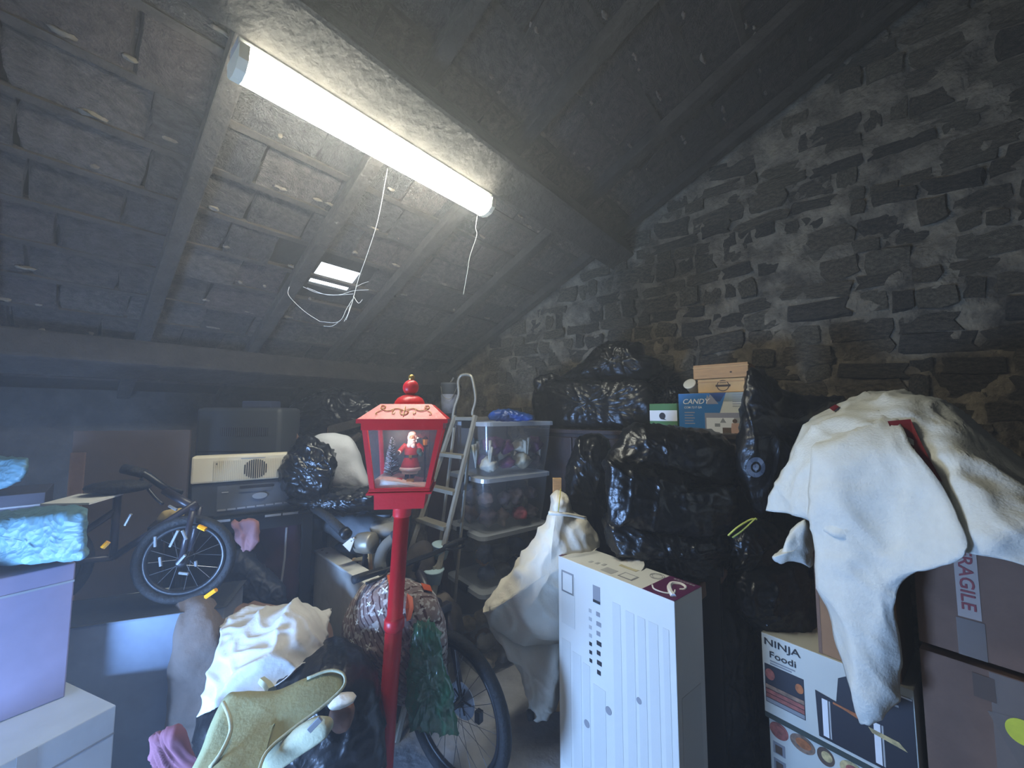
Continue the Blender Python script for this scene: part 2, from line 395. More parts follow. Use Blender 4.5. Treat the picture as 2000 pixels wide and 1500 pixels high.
RMx = Matrix((RD, UD, -ND)).transposed().to_4x4()
GAU = .27; row = 0; s = -4.25; tor = []
while s < 1.3:
    sm = s+GAU*math.cos(TH)/2; r = -1.1+rnd.uniform(0, .2)
    while r < GR-.05:
        wd = rnd.uniform(.22, .42)
        rc = r+wd/2
        if not (SK[0]-wd/2-.0 < rc < SK[1]+wd/2 and SK[2]-.14 < sm < SK[3]+.14):
            o = bpy.data.objects.new('roof_tile', rnd.choice(TM)); COL.objects.link(o); o.parent = roof
            M = Matrix.Translation(RF(rc, sm, .014+rnd.uniform(-.006, .014))) @ RMx @ Matrix.Rotation(rnd.uniform(.04, .09), 4, 'X') @ Matrix.Rotation(rnd.uniform(-.05, .05), 4, 'Z') @ Matrix.Diagonal((wd*.96, GAU*1.02, .02, 1))
            o.matrix_local = Matrix.Translation(-rl) @ M
        r += wd+.006
    mk('batten', *boxg(RF(BR, s, .02)-UD*.02, RD*(GR-BR), UD*.032, ND*.022), m_batten, roof)
    r = -.6
    while r < GR:
        r += rnd.uniform(.05, .35)
        if rnd.random() < .55:
            l = rnd.uniform(.02, .10); c = RF(r, s+rnd.uniform(.02, .06), .036)
            V, Fc = ballg((0, 0, 0), 1, 8, 6)
            tor.append(([c+RD*v.x*l*.5+UD*(v.y*.009+.012*noise.noise(v*1.3+c*9))+ND*(v.z*.009+.012*noise.noise(v*1.7-c*7)) for v in V], Fc))
    s += GAU*math.cos(TH)
st(mk('torching', *join(*tor), m_torch, roof, True), 'stuff')
for r in (-.95, -.25, .41, 1.05, 1.68, 2.47, 3.08):
    g = []
    wd = rnd.uniform(.07, .09)
    mk('rafter', *boxg(RF(r-wd/2, -4.4, .05), RD*wd, UD*7.0, ND*.07, .006), m_beam, roof)
for s, q in ((-3.72, .19), (-1.54, .165), (.9, .2)):
    mk('purlin', *boxg(RF(BR, s, .115)-UD*.1, RD*(GR-BR+.05), UD*.22, ND*q, .02), m_beam, roof)
# glass tile letting the sky in
gt = mk('window_2', *boxg(RF(SK[0]-.02, SK[2]-.02, -.02), RD*(SK[1]-SK[0]+.04), UD*.29, -ND*.006), m_glass); st(gt)
# ------------------------------------------------------------------ strip light
m_tube = mat('lit_diffuser', (255, 255, 238), .4, emit=LAMP_E); m_cap = mat('lamp_end_cap', (222, 218, 190), .5); m_tray = mat('lamp_tray', (170, 170, 165), .5)
def strip_light(name, label, c, length, group=None, dm=None):
    t = thing(name, label, 'light', c, group); c = Vector(c)
    h = length/2
    prof = [(-.068, .018), (-.06, -.028), (-.035, -.052), (0, -.06), (.035, -.052), (.06, -.028), (.068, .018)]
    g = prism([c-RD*(h-.03)+SD*a+ZZ*b for a, b in prof], RD*(length-.06)); mk('diffuser', *g, dm or m_tube, t)
    mk('tray', *boxg(c-RD*h-SD*.045+ZZ*.019, RD*length, SD*.09, ZZ*.04, .006), m_tray, t)
    for sg in (-1, 1):
        p2 = [(a*1.06, b*1.06) for a, b in prof]
        mk('end_cap', *prism([c+RD*sg*(h-.03)+SD*a+ZZ*b for a, b in p2], RD*sg*.03), m_cap, t)
        q = c+RD*sg*h*.6
        mk('bracket', *tubeg([q+ZZ*.055, q+ZZ*.2], .008), m_tray, t)
    return t
strip_light('strip_light', 'long glowing white strip light hanging below the tiled roof', Vector((-.553, 1.75, 2.872)), 1.265)
strip_light('strip_light', 'added fill strip light behind the viewer, out of the picture', RM(-.58, -.75, 2.95), 1.0, None, mat('fill_diffuser', (255, 250, 236), .4, emit=7))  # added unseen fitting, brightens faces turned towards the camera
# ------------------------------------------------------------------ object materials
m_bag = mat('black_plastic', (8, 9, 11), .30, bump=.25, bs=24, vor=.14, vors=11, spec=.5)
m_bag2 = mat('thin_black_plastic', (12, 13, 16), .36, bump=.25, bs=26, vor=.12, vors=14, spec=.55)
m_red = mat('red_paint', (208, 24, 36), .38, var=.05, vs=8, bump=.05, bs=60)
m_gold = mat('gold', (205, 165, 80), .3, metal=.8); m_goldp = mat('gold_paint', (206, 160, 92), .5)
m_snow = mat('fake_snow', (240, 238, 226), .8, bump=.2, bs=50)
m_wht = mat('white_cloth', (196, 195, 190), .85, var=.05, vs=5, bump=.12, bs=60)
m_cream = mat('cream_cloth', (226, 220, 204), .85, var=.07, vs=4, bump=.12, bs=60)
m_fleece = mat('garden_fleece', (222, 222, 212), .9, var=.04, vs=30, bump=.2, bs=120)
m_carton = mat('brown_card', (158, 118, 84), .8, var=.1, vs=4, bump=.08, bs=40)
m_cardk = mat('dull_card', (128, 100, 84), .85, var=.15, vs=5, bump=.1, bs=40)
m_wcart = mat('white_card', (214, 214, 208), .6, var=.03, vs=3)
m_grey = mat('print_grey', (172, 173, 172), .6); m_grey2 = mat('print_mid_grey', (140, 141, 145), .6); m_ink = mat('print_black', (30, 30, 36), .6)
m_purple = mat('print_purple', (86, 28, 74), .5); m_pwhite = mat('print_white', (235, 235, 235), .6)
m_woodb = mat('box_wood', (188, 138, 84), .6, var=.15, vs=10, bump=.15, bs=40, stretch=(1, 1, 6)); m_woodc = mat('paler_box_wood', (205, 160, 100), .6, var=.12, vs=10, bump=.1)
m_dkwood = mat('dark_wood', (38, 22, 18), .5, var=.3, vs=6, bump=.1)
m_dkgrey = mat('dark_grey_plastic', (58, 62, 68), .5, var=.06, vs=8); m_mgrey = mat('mid_grey_plastic', (84, 88, 94), .5, var=.06, vs=8)
m_creamp = mat('aged_cream_plastic', (226, 216, 190), .5, var=.04, vs=6); m_black = mat('black_plastic_part', (14, 15, 18), .45); m_blkmet = mat('black_metal', (20, 22, 27), .4, spec=.5)
m_silver = mat('brushed_silver', (200, 205, 210), .3, metal=.7); m_alu = mat('dull_aluminium', (150, 144, 130), .45, metal=.5, var=.1)
m_rub = mat('tyre_rubber', (20, 21, 24), .75, bump=.3, bs=80); m_amber = mat('amber_reflector', (240, 165, 20), .2, emit=0.0)
# ------------------------------------------------------------------ red lantern on its post
LC = Vector((-.449, 1.655, 0))
psi = math.radians(7)
fx = Vector((math.cos(psi), math.sin(psi), 0)); fy = Vector((-math.sin(psi), math.cos(psi), 0))
def LT(x, y, z): return LC+fx*(x)+fy*y+ZZ*z+Vector(((z-1.3)*.05, 0, 0))
lan = thing('lantern', 'tall red street lantern with a snowy glazed scene, in front of the clear bins', 'lantern', (LC.x-.065, LC.y, 0))
def frus(h0, z0, h1, z1):
    V = [LT(a*h, b*h, z) for h, z in ((h0, z0), (h1, z1)) for a, b in ((-1, -1), (1, -1), (1, 1), (-1, 1))]
    return V, [[3, 2, 1, 0], [4, 5, 6, 7], [0, 1, 5, 4], [1, 2, 6, 5], [2, 3, 7, 6], [3, 0, 4, 7]]
def lath(prof, seg=24):
    V, Fc = latheg(prof, (0, 0, 0), seg=seg); return [LT(v.x, v.y, v.z) for v in V], Fc
mk('post', *lath([(.034, .03), (.034, .80), (.031, .80), (.031, 1.29)]), m_red, lan, True)
mk('post_collar', *lath([(.034, .79), (.04, .80), (.04, .83), (.034, .84)]), m_red, lan, True)
mk('post_collar', *lath([(.034, 1.235), (.037, 1.24), (.037, 1.265), (.042, 1.27), (.042, 1.29), (.036, 1.29)]), m_red, lan, True)
mk('foot', *lath([(.12, 0), (.12, .02), (.10, .035), (.06, .05), (.05, .12), (.034, .14)]), m_red, lan, True)
hb = mk('head_base', *join(frus(.094, 1.285, .098, 1.345), frus(.122, 1.345, .122, 1.352), frus(.114, 1.352, .116, 1.362)), m_red, lan)
tb, tt = (.112, 1.362), (.150, 1.602)
for a, b in ((-1, -1), (1, -1), (1, 1), (-1, 1)):
    w0 = .018
    V = []
    for h, z in (tb, tt):
        x, y = a*h, b*h
        V += [LT(x, y, z), LT(x-a*w0, y, z), LT(x-a*w0, y-b*w0, z), LT(x, y-b*w0, z)]
    mk('corner_post', V, [[0, 1, 2, 3], [4, 5, 6, 7], [0, 1, 5, 4], [1, 2, 6, 5], [2, 3, 7, 6], [3, 0, 4, 7]], m_red, lan)
mk('lower_rim', *join(*[prism([LT(x0, y0, 1.352), LT(x1, y0, 1.352), LT(x1, y1, 1.352), LT(x0, y1, 1.352)], ZZ*.016) for x0, x1, y0, y1 in ((-.114, .114, -.114, -.098), (-.114, .114, .098, .114), (-.114, -.098, -.1, .1), (.098, .114, -.1, .1))]), m_red, lan)
mk('upper_rim', *join(*[prism([LT(x0, y0, 1.592), LT(x1, y0, 1.592), LT(x1, y1, 1.592), LT(x0, y1, 1.592)], ZZ*.03) for x0, x1, y0, y1 in ((-.152, .152, -.152, -.13), (-.152, .152, .13, .152), (-.152, -.13, -.13, .13), (.13, .152, -.13, .13))]), m_red, lan)
rf = mk('roof', *join(frus(.168, 1.618, .168, 1.634), frus(.165, 1.634, .098, 1.692)), m_red, lan)
mk('dome', *lath([(.064, 1.69), (.06, 1.705), (.05, 1.719), (.032, 1.73), (.016, 1.735)]), m_red, lan, True)
mk('ball', *lath([(.012, 1.733)]+[(.033*math.sin(math.pi*i/14), 1.764-.033*math.cos(math.pi*i/14)) for i in range(2, 13)]+[(.008, 1.797)]), m_red, lan, True)
mk('finial', *lath([(.008, 1.793), (.012, 1.797), (.013, 1.806), (.012, 1.813), (.006, 1.818), (.001, 1.82)]), m_gold, lan, True)
m_pane = clearmat('lantern_glass', (210, 220, 225), .95, .02, .035)
for sd in range(4):
    def q(h, z, u, sd=sd):
        x, y = [(u*h, -h), (h, u*h), (u*h, h), (-h, u*h)][sd]; return LT(x*.965, y*.965, z)
    V = [q(.112, 1.364, -.9), q(.112, 1.364, .9), q(.15, 1.6, .9), q(.15, 1.6, -.9)]; nn = (V[1]-V[0]).cross(V[3]-V[0]).normalized()
    mk('glass_pane', *prism(V, nn*.002), m_pane, lan)
ll = bpy.data.lights.new('lantern_bulb', 'POINT'); ll.energy = .5; ll.color = (1, .93, .80); ll.shadow_soft_size = .02
lo_ = bpy.data.objects.new('lantern_bulb', ll); COL.objects.link(lo_); lo_.parent = lan; lo_.location = LT(-.01, -.095, 1.588)-OFF[lan.name]
mk('bulb_holder', *lath([(.02, 1.625), (.02, 1.60), (.012, 1.598)], 12), m_red, lan, True)
# gold scroll on the front roof slope
def RS(a, b):   # a across, b up the slope 0..1
    h = .165+(.098-.165)*b; return LT(a, -h, 1.634+.058*b)+Vector((0, -.002, .002))
def scroll(sg):
    pts = [(0.0, .5), (.015, .62), (.035, .66), (.055, .52), (.075, .55), (.092, .72), (.088, .86), (.076, .82), (.077, .70), (.086, .68)]
    g = [tubeg([RS(sg*a, b) for a, b in pts], .0016, 6, 5)]
    g.append(tubeg([RS(sg*a, b) for a, b in [(.0, .25), (.012, .32), (.016, .5), (.008, .48)]], .0016, 6, 4))
    g.append(tubeg([RS(sg*a, b) for a, b in [(.04, .62), (.044, .38), (.036, .3), (.034, .42)]], .0013, 6, 4))
    g.append(tubeg([RS(sg*a, b) for a, b in [(.085, .55), (.1, .42), (.104, .3), (.096, .28)]], .0013, 6, 4)); return join(*g)
mk('scroll_ornament', *join(scroll(1), scroll(-1), tubeg([RS(0, .18), RS(0, .8)], .0018, 6)), m_goldp, rf)
# snow bed and the small scene
V, Fc = [], []
for i in range(13):
    for j in range(13):
        x = -.098+.196*i/12; y = -.098+.196*j/12
        V.append(LT(x, y, 1.385+.012*math.cos(x*14+1.2)-.05*x+.006*noise.noise(Vector((x*30, y*30, 0)))))
for i in range(12):
    for j in range(12): a = i*13+j; Fc.append([a, a+13, a+14, a+1])
n0 = len(V); V += [LT(-.098, -.098, 1.362), LT(.098, -.098, 1.362), LT(.098, .098, 1.362), LT(-.098, .098, 1.362)]
Fc += [[n0, n0+1]+[i*13 for i in range(12, -1, -1)], [n0+1, n0+2]+[12*13+j for j in range(12, -1, -1)], [n0+3, n0]+[j for j in range(13)], [n0+2, n0+3]+[i*13+12 for i in range(13)]]
mk('snow_bed', V, Fc, m_snow, lan, True)
# bottle-brush tree
m_tree = mat('frosted_fir', (38, 50, 46), .9, var=.5, vs=80); m_frost = mat('frost', (205, 212, 215), .9)
tp = LT(-.052, .0, 1.39)
g = [tubeg([tp, tp+ZZ*.16], .003, 6)]; gw = []
r2 = random.Random(2)
for i in range(420):
    h = r2.random(); rr = .030*(1-h)**.75+.004; an = r2.uniform(0, 6.28); d = Vector((math.cos(an), math.sin(an), .35)); a = tp+ZZ*(.012+.155*h)
    (gw if (r2.random() < .22 or d.x < -.75) else g).append(tubeg([a, a+d*rr], [.0016, .0007], 3))
tr = mk('miniature_tree', *join(*g), m_tree, lan); mk('frosting', *join(*gw), m_frost, tr)
# bearded figurine in a red coat
m_coat = mat('figurine_red', (170, 22, 30), .5); m_fur = mat('figurine_white', (238, 232, 220), .8, bump=.3, bs=200); m_skin = mat('figurine_skin', (222, 160, 125), .6)
FC = (.022, -.012); z0 = 1.388
def fl(prof, dx=0, sy=.8, seg=20):
    V, Fc = latheg(prof, (0, 0, 0), seg=seg); return [LT(FC[0]+dx+v.x, FC[1]+v.y*sy, z0+v.z) for v in V], Fc
def fb(x, y, z, r, sc=(1, 1, 1)):
    V, Fc = ballg((x, y, z), r, 14, 9, sc); return [LT(FC[0]+v.x, FC[1]+v.y, z0+v.z) for v in V], Fc
def ft(pts, rad):
    V, Fc = tubeg(pts, rad, 10, 4); return [LT(FC[0]+v.x, FC[1]+v.y, z0+v.z) for v in V], Fc
fig = mk('figurine', *join(fl([(.027, .030), (.041, .040), (.036, .060), (.027, .085), (.026, .095), (.029, .115), (.027, .135), (.016, .15), (.011, .155)]), ft([(-.022, 0, .138), (-.041, -.008, .118), (-.046, -.028, .108)], [.0125, .0095]), ft([(.022, 0, .138), (.042, -.008, .12), (.043, -.03, .108)], [.0125, .0095])), m_coat, lan, True, label='bearded figurine in a red coat holding up both arms')
mk('face', *join(fb(0, -.011, .167, .0125), fb(0, -.024, .166, .0035)), m_skin, fig, True)
mk('beard', *join(fb(0, -.014, .150, .0165, (1, .7, 1.25)), fb(-.008, -.018, .138, .010, (1, .7, 1.1)), fb(.007, -.018, .136, .010, (1, .7, 1.1)), fb(-.006, -.0235, .1605, .0045, (1.5, .6, .7)), fb(.006, -.0235, .1605, .0045, (1.5, .6, .7))), m_fur, fig, True)
mk('hair', *join(fb(0, .001, .170, .0165), fb(0, -.002, .182, .0155, (1.08, 1, .75)), fb(-.013, -.002, .168, .008, (.8, 1, 1.6)), fb(.013, -.002, .168, .008, (.8, 1, 1.6))), m_fur, fig, True)
mk('eyes', *join(fb(-.0045, -.0225, .171, .0014), fb(.0045, -.0225, .171, .0014)), m_ink, fig, True)
mk('fur_trim', *join(fl([(.039, .033), (.0435, .037), (.0435, .045), (.038, .048)]), fl([(.029, .020), (.033, .023), (.033, .030), (.028, .032)]), fb(-.046, -.03, .109, .0095), fb(.043, -.032, .109, .0095)), m_fur, fig, True)
mk('belt', *fl([(.027, .087), (.0285, .088), (.0285, .097), (.027, .098)]), m_ink, fig, True)
mk('buckle', *prism([LT(FC[0]+x, FC[1]-.0245, z0+zz) for x, zz in ((-.006, .087), (.006, .087), (.006, .098), (-.006, .098))], -fy*.002), m_gold, fig)
for sg in (-1, 1):
    mk('boot', *join(ft([(sg*.011, 0, .028), (sg*.011, 0, .004)], .009), fb(sg*.011, -.010, .002, .0085, (1, 1.7, .8))), m_ink, fig, True)
mk('mitten', *fb(-.049, -.04, .109, .009), m_ink, fig, True)
sck = mk('holly_sprig', *join(fb(.036, -.038, .115, .011, (1, .6, 1.2)), fb(.044, -.04, .104, .009, (1, .6, 1.2))), mat('holly_green', (30, 62, 40), .7), fig, True)
bp = LT(.03, -.05, 1.383); mk('gift', *boxg(bp-fx*.014-fy*.008, fx*.03, fy*.016, ZZ*.011, .002), m_gold, lan)
bp = LT(-.014, -.045, 1.386); mk('gift', *boxg(bp-fx*.01-fy*.008, fx*.022, fy*.016, ZZ*.010, .002), m_red, lan)
sp0 = LT(.083, .0, 1.37)
ml = mk('miniature_lamp_post', *join(tubeg([sp0, sp0+ZZ*.145], .0035, 8), latheg([(.008, 0), (.006, .008), (.0035, .012)], sp0, seg=10), latheg([(.006, .145), (.012, .15), (.003, .158)], sp0, seg=10), latheg([(.014, .178), (.009, .184), (.002, .19)], sp0, seg=10)), m_ink, lan)
mk('miniature_lamp_glass', *latheg([(.008, .15), (.012, .178)], sp0, seg=6), mat('lamp_amber', (196, 140, 70), .4), ml)
# ------------------------------------------------------------------ tall white flat-pack carton
wb = Vector((.594, 1.50, 0)); WA, WB, WH = .204, .60, .968
wc = thing('flat_carton', 'tall white carton with a purple swirl logo corner, standing on the floor', 'box', wb)
mk('carton_body', *boxg(wb, AX*WA, BX*WB, ZZ*WH, .003), m_wcart, wc)
fT = Face(wb+ZZ*WH, -BX, AX); fT.x = BX; fT.y = AX; fT.n = ZZ
def top(a0, a1, b0, b1, m, nm, lift=.0012): return mk(nm, *prism([wb+ZZ*(WH+lift)+BX*a+AX*b for a, b in ((a0, b0), (a1, b0), (a1, b1), (a0, b1))], -ZZ*.001), m, wc)
top(.001, .135, .001, WA-.001, m_purple, 'purple_corner_print'); top(WB-.016, WB-.001, .001, WA-.001, m_purple, 'purple_edge_print')
def tp3(a, b, l=.003): return wb+ZZ*(WH+l)+BX*a+AX*b
mk('swirl_logo', *join(tubeg([tp3(a, b) for a, b in [(.125, .055), (.10, .03), (.06, .03), (.035, .055), (.045, .085)]], [.0035, .0035], 6, 6),
   tubeg([tp3(a, b) for a, b in [(.02, .03), (.05, .06), (.078, .10), (.085, .135), (.062, .155), (.035, .145), (.028, .12), (.04, .108)]], [.011, .003], 6, 6)), m_pwhite, wc)
for i in range(7): top(.02+.013*i, .029+.013*i, .182, .192, m_grey2, 'print_mark', .0018)
top(.30, .36, .02, .07, m_grey, 'print_block'); top(.205, .275, .03, .085, m_grey2, 'print_frame'); top(.212, .268, .037, .078, m_wcart, 'print_inset', .0018)
for i in range(3): top(.44-.03*i, .455-.03*i, .05+.01*i, .075+.01*i, m_grey, 'print_mark')
top(.25, .34, .125, .195, mat('clear_tape', (205, 196, 160), .25), 'tape_piece', .0016)
mk('torn_flap', *sheetg([[tp3(.24, .15, .002), tp3(.30, .14, .003), tp3(.36, .15, .002)], [tp3(.25, .19, .012), tp3(.31, .195, .018), tp3(.35, .19, .01)], [tp3(.27, .215, .02), tp3(.30, .22, .03), tp3(.34, .212, .015)]], 4, .004, 30), m_wcart, wc)
mk('print_ring', *join(*[([wb+ZZ*(WH+.0016)+BX*(.165+r*math.cos(i*math.pi/12))+AX*(.155+r*math.sin(i*math.pi/12)) for i in range(24) for r in ra], [[2*i, 2*((i+1) % 24), 2*((i+1) % 24)+1, 2*i+1] for i in range(24)]) for ra in ((.028, .031), (.020, .022))]), m_grey2, wc)
fB = Face(wb+BX*WB, -BX, ZZ)                 # long face looking at the lens, left end first
def fq(x0, x1, y0, y1, m, nm='print_panel'): return fB.quad(nm, x0, x1, y0, y1, m, wc)
m_stripe = mat('print_pale_stripe', (203, 204, 199), .6)
fq(.02, .105, WH-.30, WH-.07, m_stripe); fq(.022, .10, WH-.155, WH-.058, m_grey2, 'screen_print'); fB.quad('screen_inset', .030, .092, WH-.147, WH-.066, m_wcart, wc, .0018)
fq(.215, .255, WH-.125, WH-.065, m_grey2); fB.quad('print_bar', .215, .255, WH-.137, WH-.125, m_ink, wc, .0016)
rr = random.Random(8)
for i in range(7):
    fq(.19, .205, WH-.19-.035*i, WH-.175-.035*i, m_grey if i < 4 else m_ink, 'print_mark'); fq(.232, .252+.006*(i % 2), WH-.19-.04*i, WH-.172-.04*i, m_grey2 if i < 3 else m_ink, 'print_mark')
for x0, x1, y1, y0 in ((.02, .075, WH-.37, .05), (.09, .14, WH-.40, .05), (.15, .19, WH-.42, .05), (.21, .275, WH-.48, .05), (.32, .36, WH-.10, .05), (.385, .425, WH-.11, .05), (.44, .475, WH-.11, .05), (.49, .53, WH-.11, .05), (.55, .575, WH-.11, .05)):
    fq(x0, x1, y0, y1, m_stripe, 'print_column')
for x, y, r in ((.29, .42, .016), (.17, .30, .016), (.44, .54, .012)): fB.disc('print_dot', x, y, r, r, m_grey2, wc)
fA = Face(wb, AX, ZZ)
fA.quad('print_panel', .03, .17, .10, .62, m_stripe, wc); fA.poly('side_print', [(.07, .12), (.14, .12), (.14, .30), (.12, .27), (.085, .22)], m_grey2, wc)
# ------------------------------------------------------------------ clear storage bins with lids, stacked
m_bin = clearmat('clear_bin', (190, 196, 202), .80, .2, .06); m_lid = clearmat('cloudy_lid', (225, 232, 240), .40, .25, .08)
bc = Vector((-.185, 2.53, 0))
def rrect(o, a, b, la, lb, ra, k=4):
    pts = []
    for ca, cb, st0 in ((ra, ra, 180), (la-ra, ra, 270), (la-ra, lb-ra, 0), (ra, lb-ra, 90)):
        for i in range(k+1):
            an = math.radians(st0+90*i/k); pts.append(o+a*(ca+ra*math.cos(an))+b*(cb+ra*math.sin(an)))
    return pts
def ringg(loops):
    V = [p for l in loops for p in l]; n = len(loops[0]); Fc = []
    for i in range(len(loops)-1):
        for j in range(n): k = (j+1) % n; Fc.append([i*n+j, i*n+k, (i+1)*n+k, (i+1)*n+j])
    return V, Fc, n
def bin_(zb, h, label, dx, dy, la=.60, lb=.47):
    o = bc+AX*dx+BX*dy; t = thing('storage_bin', label, 'storage bin', o+ZZ*zb, 'clear storage bins in the stack')
    ins = .045
    lo, mid, hi = [rrect(o+ZZ*z+AX*i+BX*i, AX, BX, la-2*i, lb-2*i, .05) for z, i in ((zb+.003, ins), (zb+h*.5, ins*.55), (zb+h-.02, .012))]
    V, Fc, n = ringg([lo, mid, hi]); Fc.append(list(range(n))[::-1]); mk('tub', V, Fc, m_bin, t, True)
    rim = [rrect(o+ZZ*z+AX*i+BX*i, AX, BX, la-2*i, lb-2*i, .05) for z, i in ((zb+h-.028, .004), (zb+h-.028, 0), (zb+h-.002, 0), (zb+h, .006))]
    V, Fc, n = ringg(rim); Fc.append([3*n+j for j in range(n)]); mk('lid', V, Fc, m_lid, t)
    q = o+BX*(lb*.36)-AX*.008+ZZ*(zb+h-.045)
    mk('latch', *boxg(q, AX*.02, BX*.13, ZZ*.05, .006), m_black, t)
    q = o+BX*(lb*.36)+AX*(la-.012)+ZZ*(zb+h-.045); mk('latch', *boxg(q, AX*.02, BX*.13, ZZ*.05, .006), m_black, t)
    return o, zb, h, la, lb
HS = []
zs = [0.0, .535, .885, 1.245, 1.607]
labs = ['clear bin of brown odds and ends at the bottom of the stack', 'clear bin holding a dark blue bundle, second from the bottom of the stack', 'clear bin of mixed dark decorations, second from the top of the stack', 'topmost clear bin, full of pale and purple decorations']
for i in range(4): HS.append(bin_(zs[i], zs[i+1]-zs[i]-.004, labs[i], (0, 0, 0, .012)[i], (0, .01, -.005, -.02)[i], (.60, .60, .60, .61)[i]))
cols = {0: [(130, 92, 70), (190, 170, 135), (100, 76, 66), (92, 92, 95), (160, 130, 96)], 1: [(40, 58, 92), (44, 64, 100), (186, 120, 64), (110, 116, 120), (70, 74, 80), (42, 60, 94)],
        2: [(150, 70, 80), (120, 100, 94), (86, 68, 72), (170, 156, 134), (96, 82, 86), (146, 130, 110)], 3: [(205, 200, 180), (196, 190, 165), (92, 40, 76), (110, 48, 88), (215, 208, 186), (58, 84, 72), (150, 140, 120), (74, 58, 60)]}
cm = {}
def bundle(nm, c, r, sc, m, seed):
    bm = bmesh.new(); bmesh.ops.create_icosphere(bm, subdivisions=3, radius=1)
    for v in bm.verts: v.co *= (1+.45*noise.noise(v.co*1.6+Vector((seed*3.3, 0, 0)))+.2*noise.noise(v.co*4+Vector((0, seed, 0))))
    V, Fc = bmout(bm); return [c+AX*v.x*r*sc[0]+BX*v.y*r*sc[1]+ZZ*v.z*r*sc[2] for v in V], Fc
def cname(c):
    r, g, b = c
    if min(c) > 160: return 'pale cream'
    if r > g+30 and b > g+20: return 'purple'
    if r > 140 and r > b+40: return 'orange-brown'
    if b > r+20: return 'dark blue'
    if g > r+10: return 'dull green'
    if r > b+30: return 'reddish brown'
    return 'mid grey-brown' if sum(c) > 240 else 'very dark'
rb = random.Random(21)
binwords = ['in the bottom bin', 'in the second bin up', 'in the third bin up', 'in the topmost bin']
for bi, (o, zb, h, la, lb) in enumerate(HS):
    k = 0
    nA, nB = 4, 2
    for lz in range(2):
        for i in range(nA):
            for j in range(nB):
                if j == 1 and rb.random() < .5: continue
                cl = rb.choice(cols[bi]); key = (bi, cl)
                if key not in cm: cm[key] = mat('decoration_%d_%d_%d' % cl, cl, .7, var=.25, vs=14, bump=.3)
                c = o+AX*(.11+(la-.22)*i/(nA-1))+BX*(.11+(lb-.24)*j)+ZZ*(zb+.075+lz*.115)
                c += Vector((rb.uniform(-.015, .015), rb.uniform(-.015, .015), rb.uniform(-.01, .012)))
                ob = mk('decoration', *bundle('', c, rb.uniform(.048, .062), (rb.uniform(.8, 1.2), rb.uniform(.9, 1.15), rb.uniform(.75, 1.0)), cm[key], rb.random()*40), cm[key], None, True)
                tag(ob, cname(cl)+' wrapped bundle seen through the plastic '+binwords[bi], 'decoration', 'bundles '+binwords[bi]); k += 1
# white sprays standing in the top bin
o, zb, h, la, lb = HS[3]
for i, (a, b, hh) in enumerate(((.05, .05, .2), (.36, .04, .22), (.5, .06, .17), (.04, .2, .2))):
    base = o+AX*(a+.03)+BX*(b+.03)+ZZ*(zb+.04); g = []
    for j in range(9):
        an = rb.uniform(0, 6.28); tip = base+Vector((math.cos(an)*.022, math.sin(an)*.022, hh*rb.uniform(.75, 1.0))); g.append(tubeg([base, base.lerp(tip, .6), tip], [.003, .011], 6))
    tag(mk('artificial_spray', *join(*g), cm[(3, (205, 200, 180))] if (3, (205, 200, 180)) in cm else m_cream, None, True), 'pale artificial flower spray standing in the topmost bin', 'decoration', 'sprays in the topmost bin')
lump('blue_bag', [(956, 818), (958, 806), (985, 799), (1015, 803), (1042, 812), (1040, 822), (985, 822)], 2.72, .05, mat('blue_plastic', (28, 62, 120), .35, var=.3, vs=12, vor=.4, vors=20), label='crumpled blue plastic bag lying on the topmost clear bin', cat='bag', amp=.012, fr=16)
# ------------------------------------------------------------------ aluminium stepladder
lad = thing('stepladder', 'dull aluminium stepladder with a loop handrail behind the red lantern', 'ladder', (-.7, 2.5, 0))
lt_, lb_ = P(889, 812, 2.80), P(800, 1080, 2.60); dl = (lb_-lt_); lf = lt_+dl*((0-lt_.z)/dl.z)
wv = Vector((.255, -.255, 0))
def rail(t): return lt_.lerp(lf, t)
mk('rail', *tubeg([rail(0), rail(1)], .018, 6), m_alu, lad); mk('rail', *tubeg([rail(0)+wv*.62, rail(1)+wv*1.15], .018, 6), m_alu, lad)
for i, t in enumerate((.16, .29, .41, .535, .66, .80)):
    a = rail(t); b = a+wv*(.62+.53*t); dv = (b-a).normalized(); nv = Vector((-dv.y, dv.x, 0))
    mk('tread', *boxg(a-nv*.035-ZZ*.012, b-a, nv*.07, ZZ*.024, .003), m_alu, lad)
pl = rail(.02); mk('platform', *boxg(pl-Vector((0, 0, .0)), wv*.66, Vector((.12, .12, 0)), ZZ*.025, .004), m_alu, lad)
ha = P(884, 818, 2.80); hb_ = P(925, 818, 2.72)
mk('handrail', *tubeg([ha, P(888, 795, 2.8), P(896, 770, 2.8), P(895, 745, 2.8), P(902, 733, 2.79), P(918, 733, 2.74), P(924, 745, 2.73), P(929, 780, 2.72), P(923, 805, 2.72), hb_], .0105, 8, 4), m_alu, lad, True)
bl = Vector((.22, .16, 0))
for f_ in (.1, .6): mk('rear_leg', *tubeg([rail(.05)+wv*f_, rail(1)+wv*f_*1.3+Vector((.32, .26, 0))*.9], .011, 6), m_alu, lad)
mk('brace', *tubeg([P(881, 1012, 2.42), P(853, 1146, 2.34), P(846, 1180, 2.32)], .008, 6), m_alu, lad)
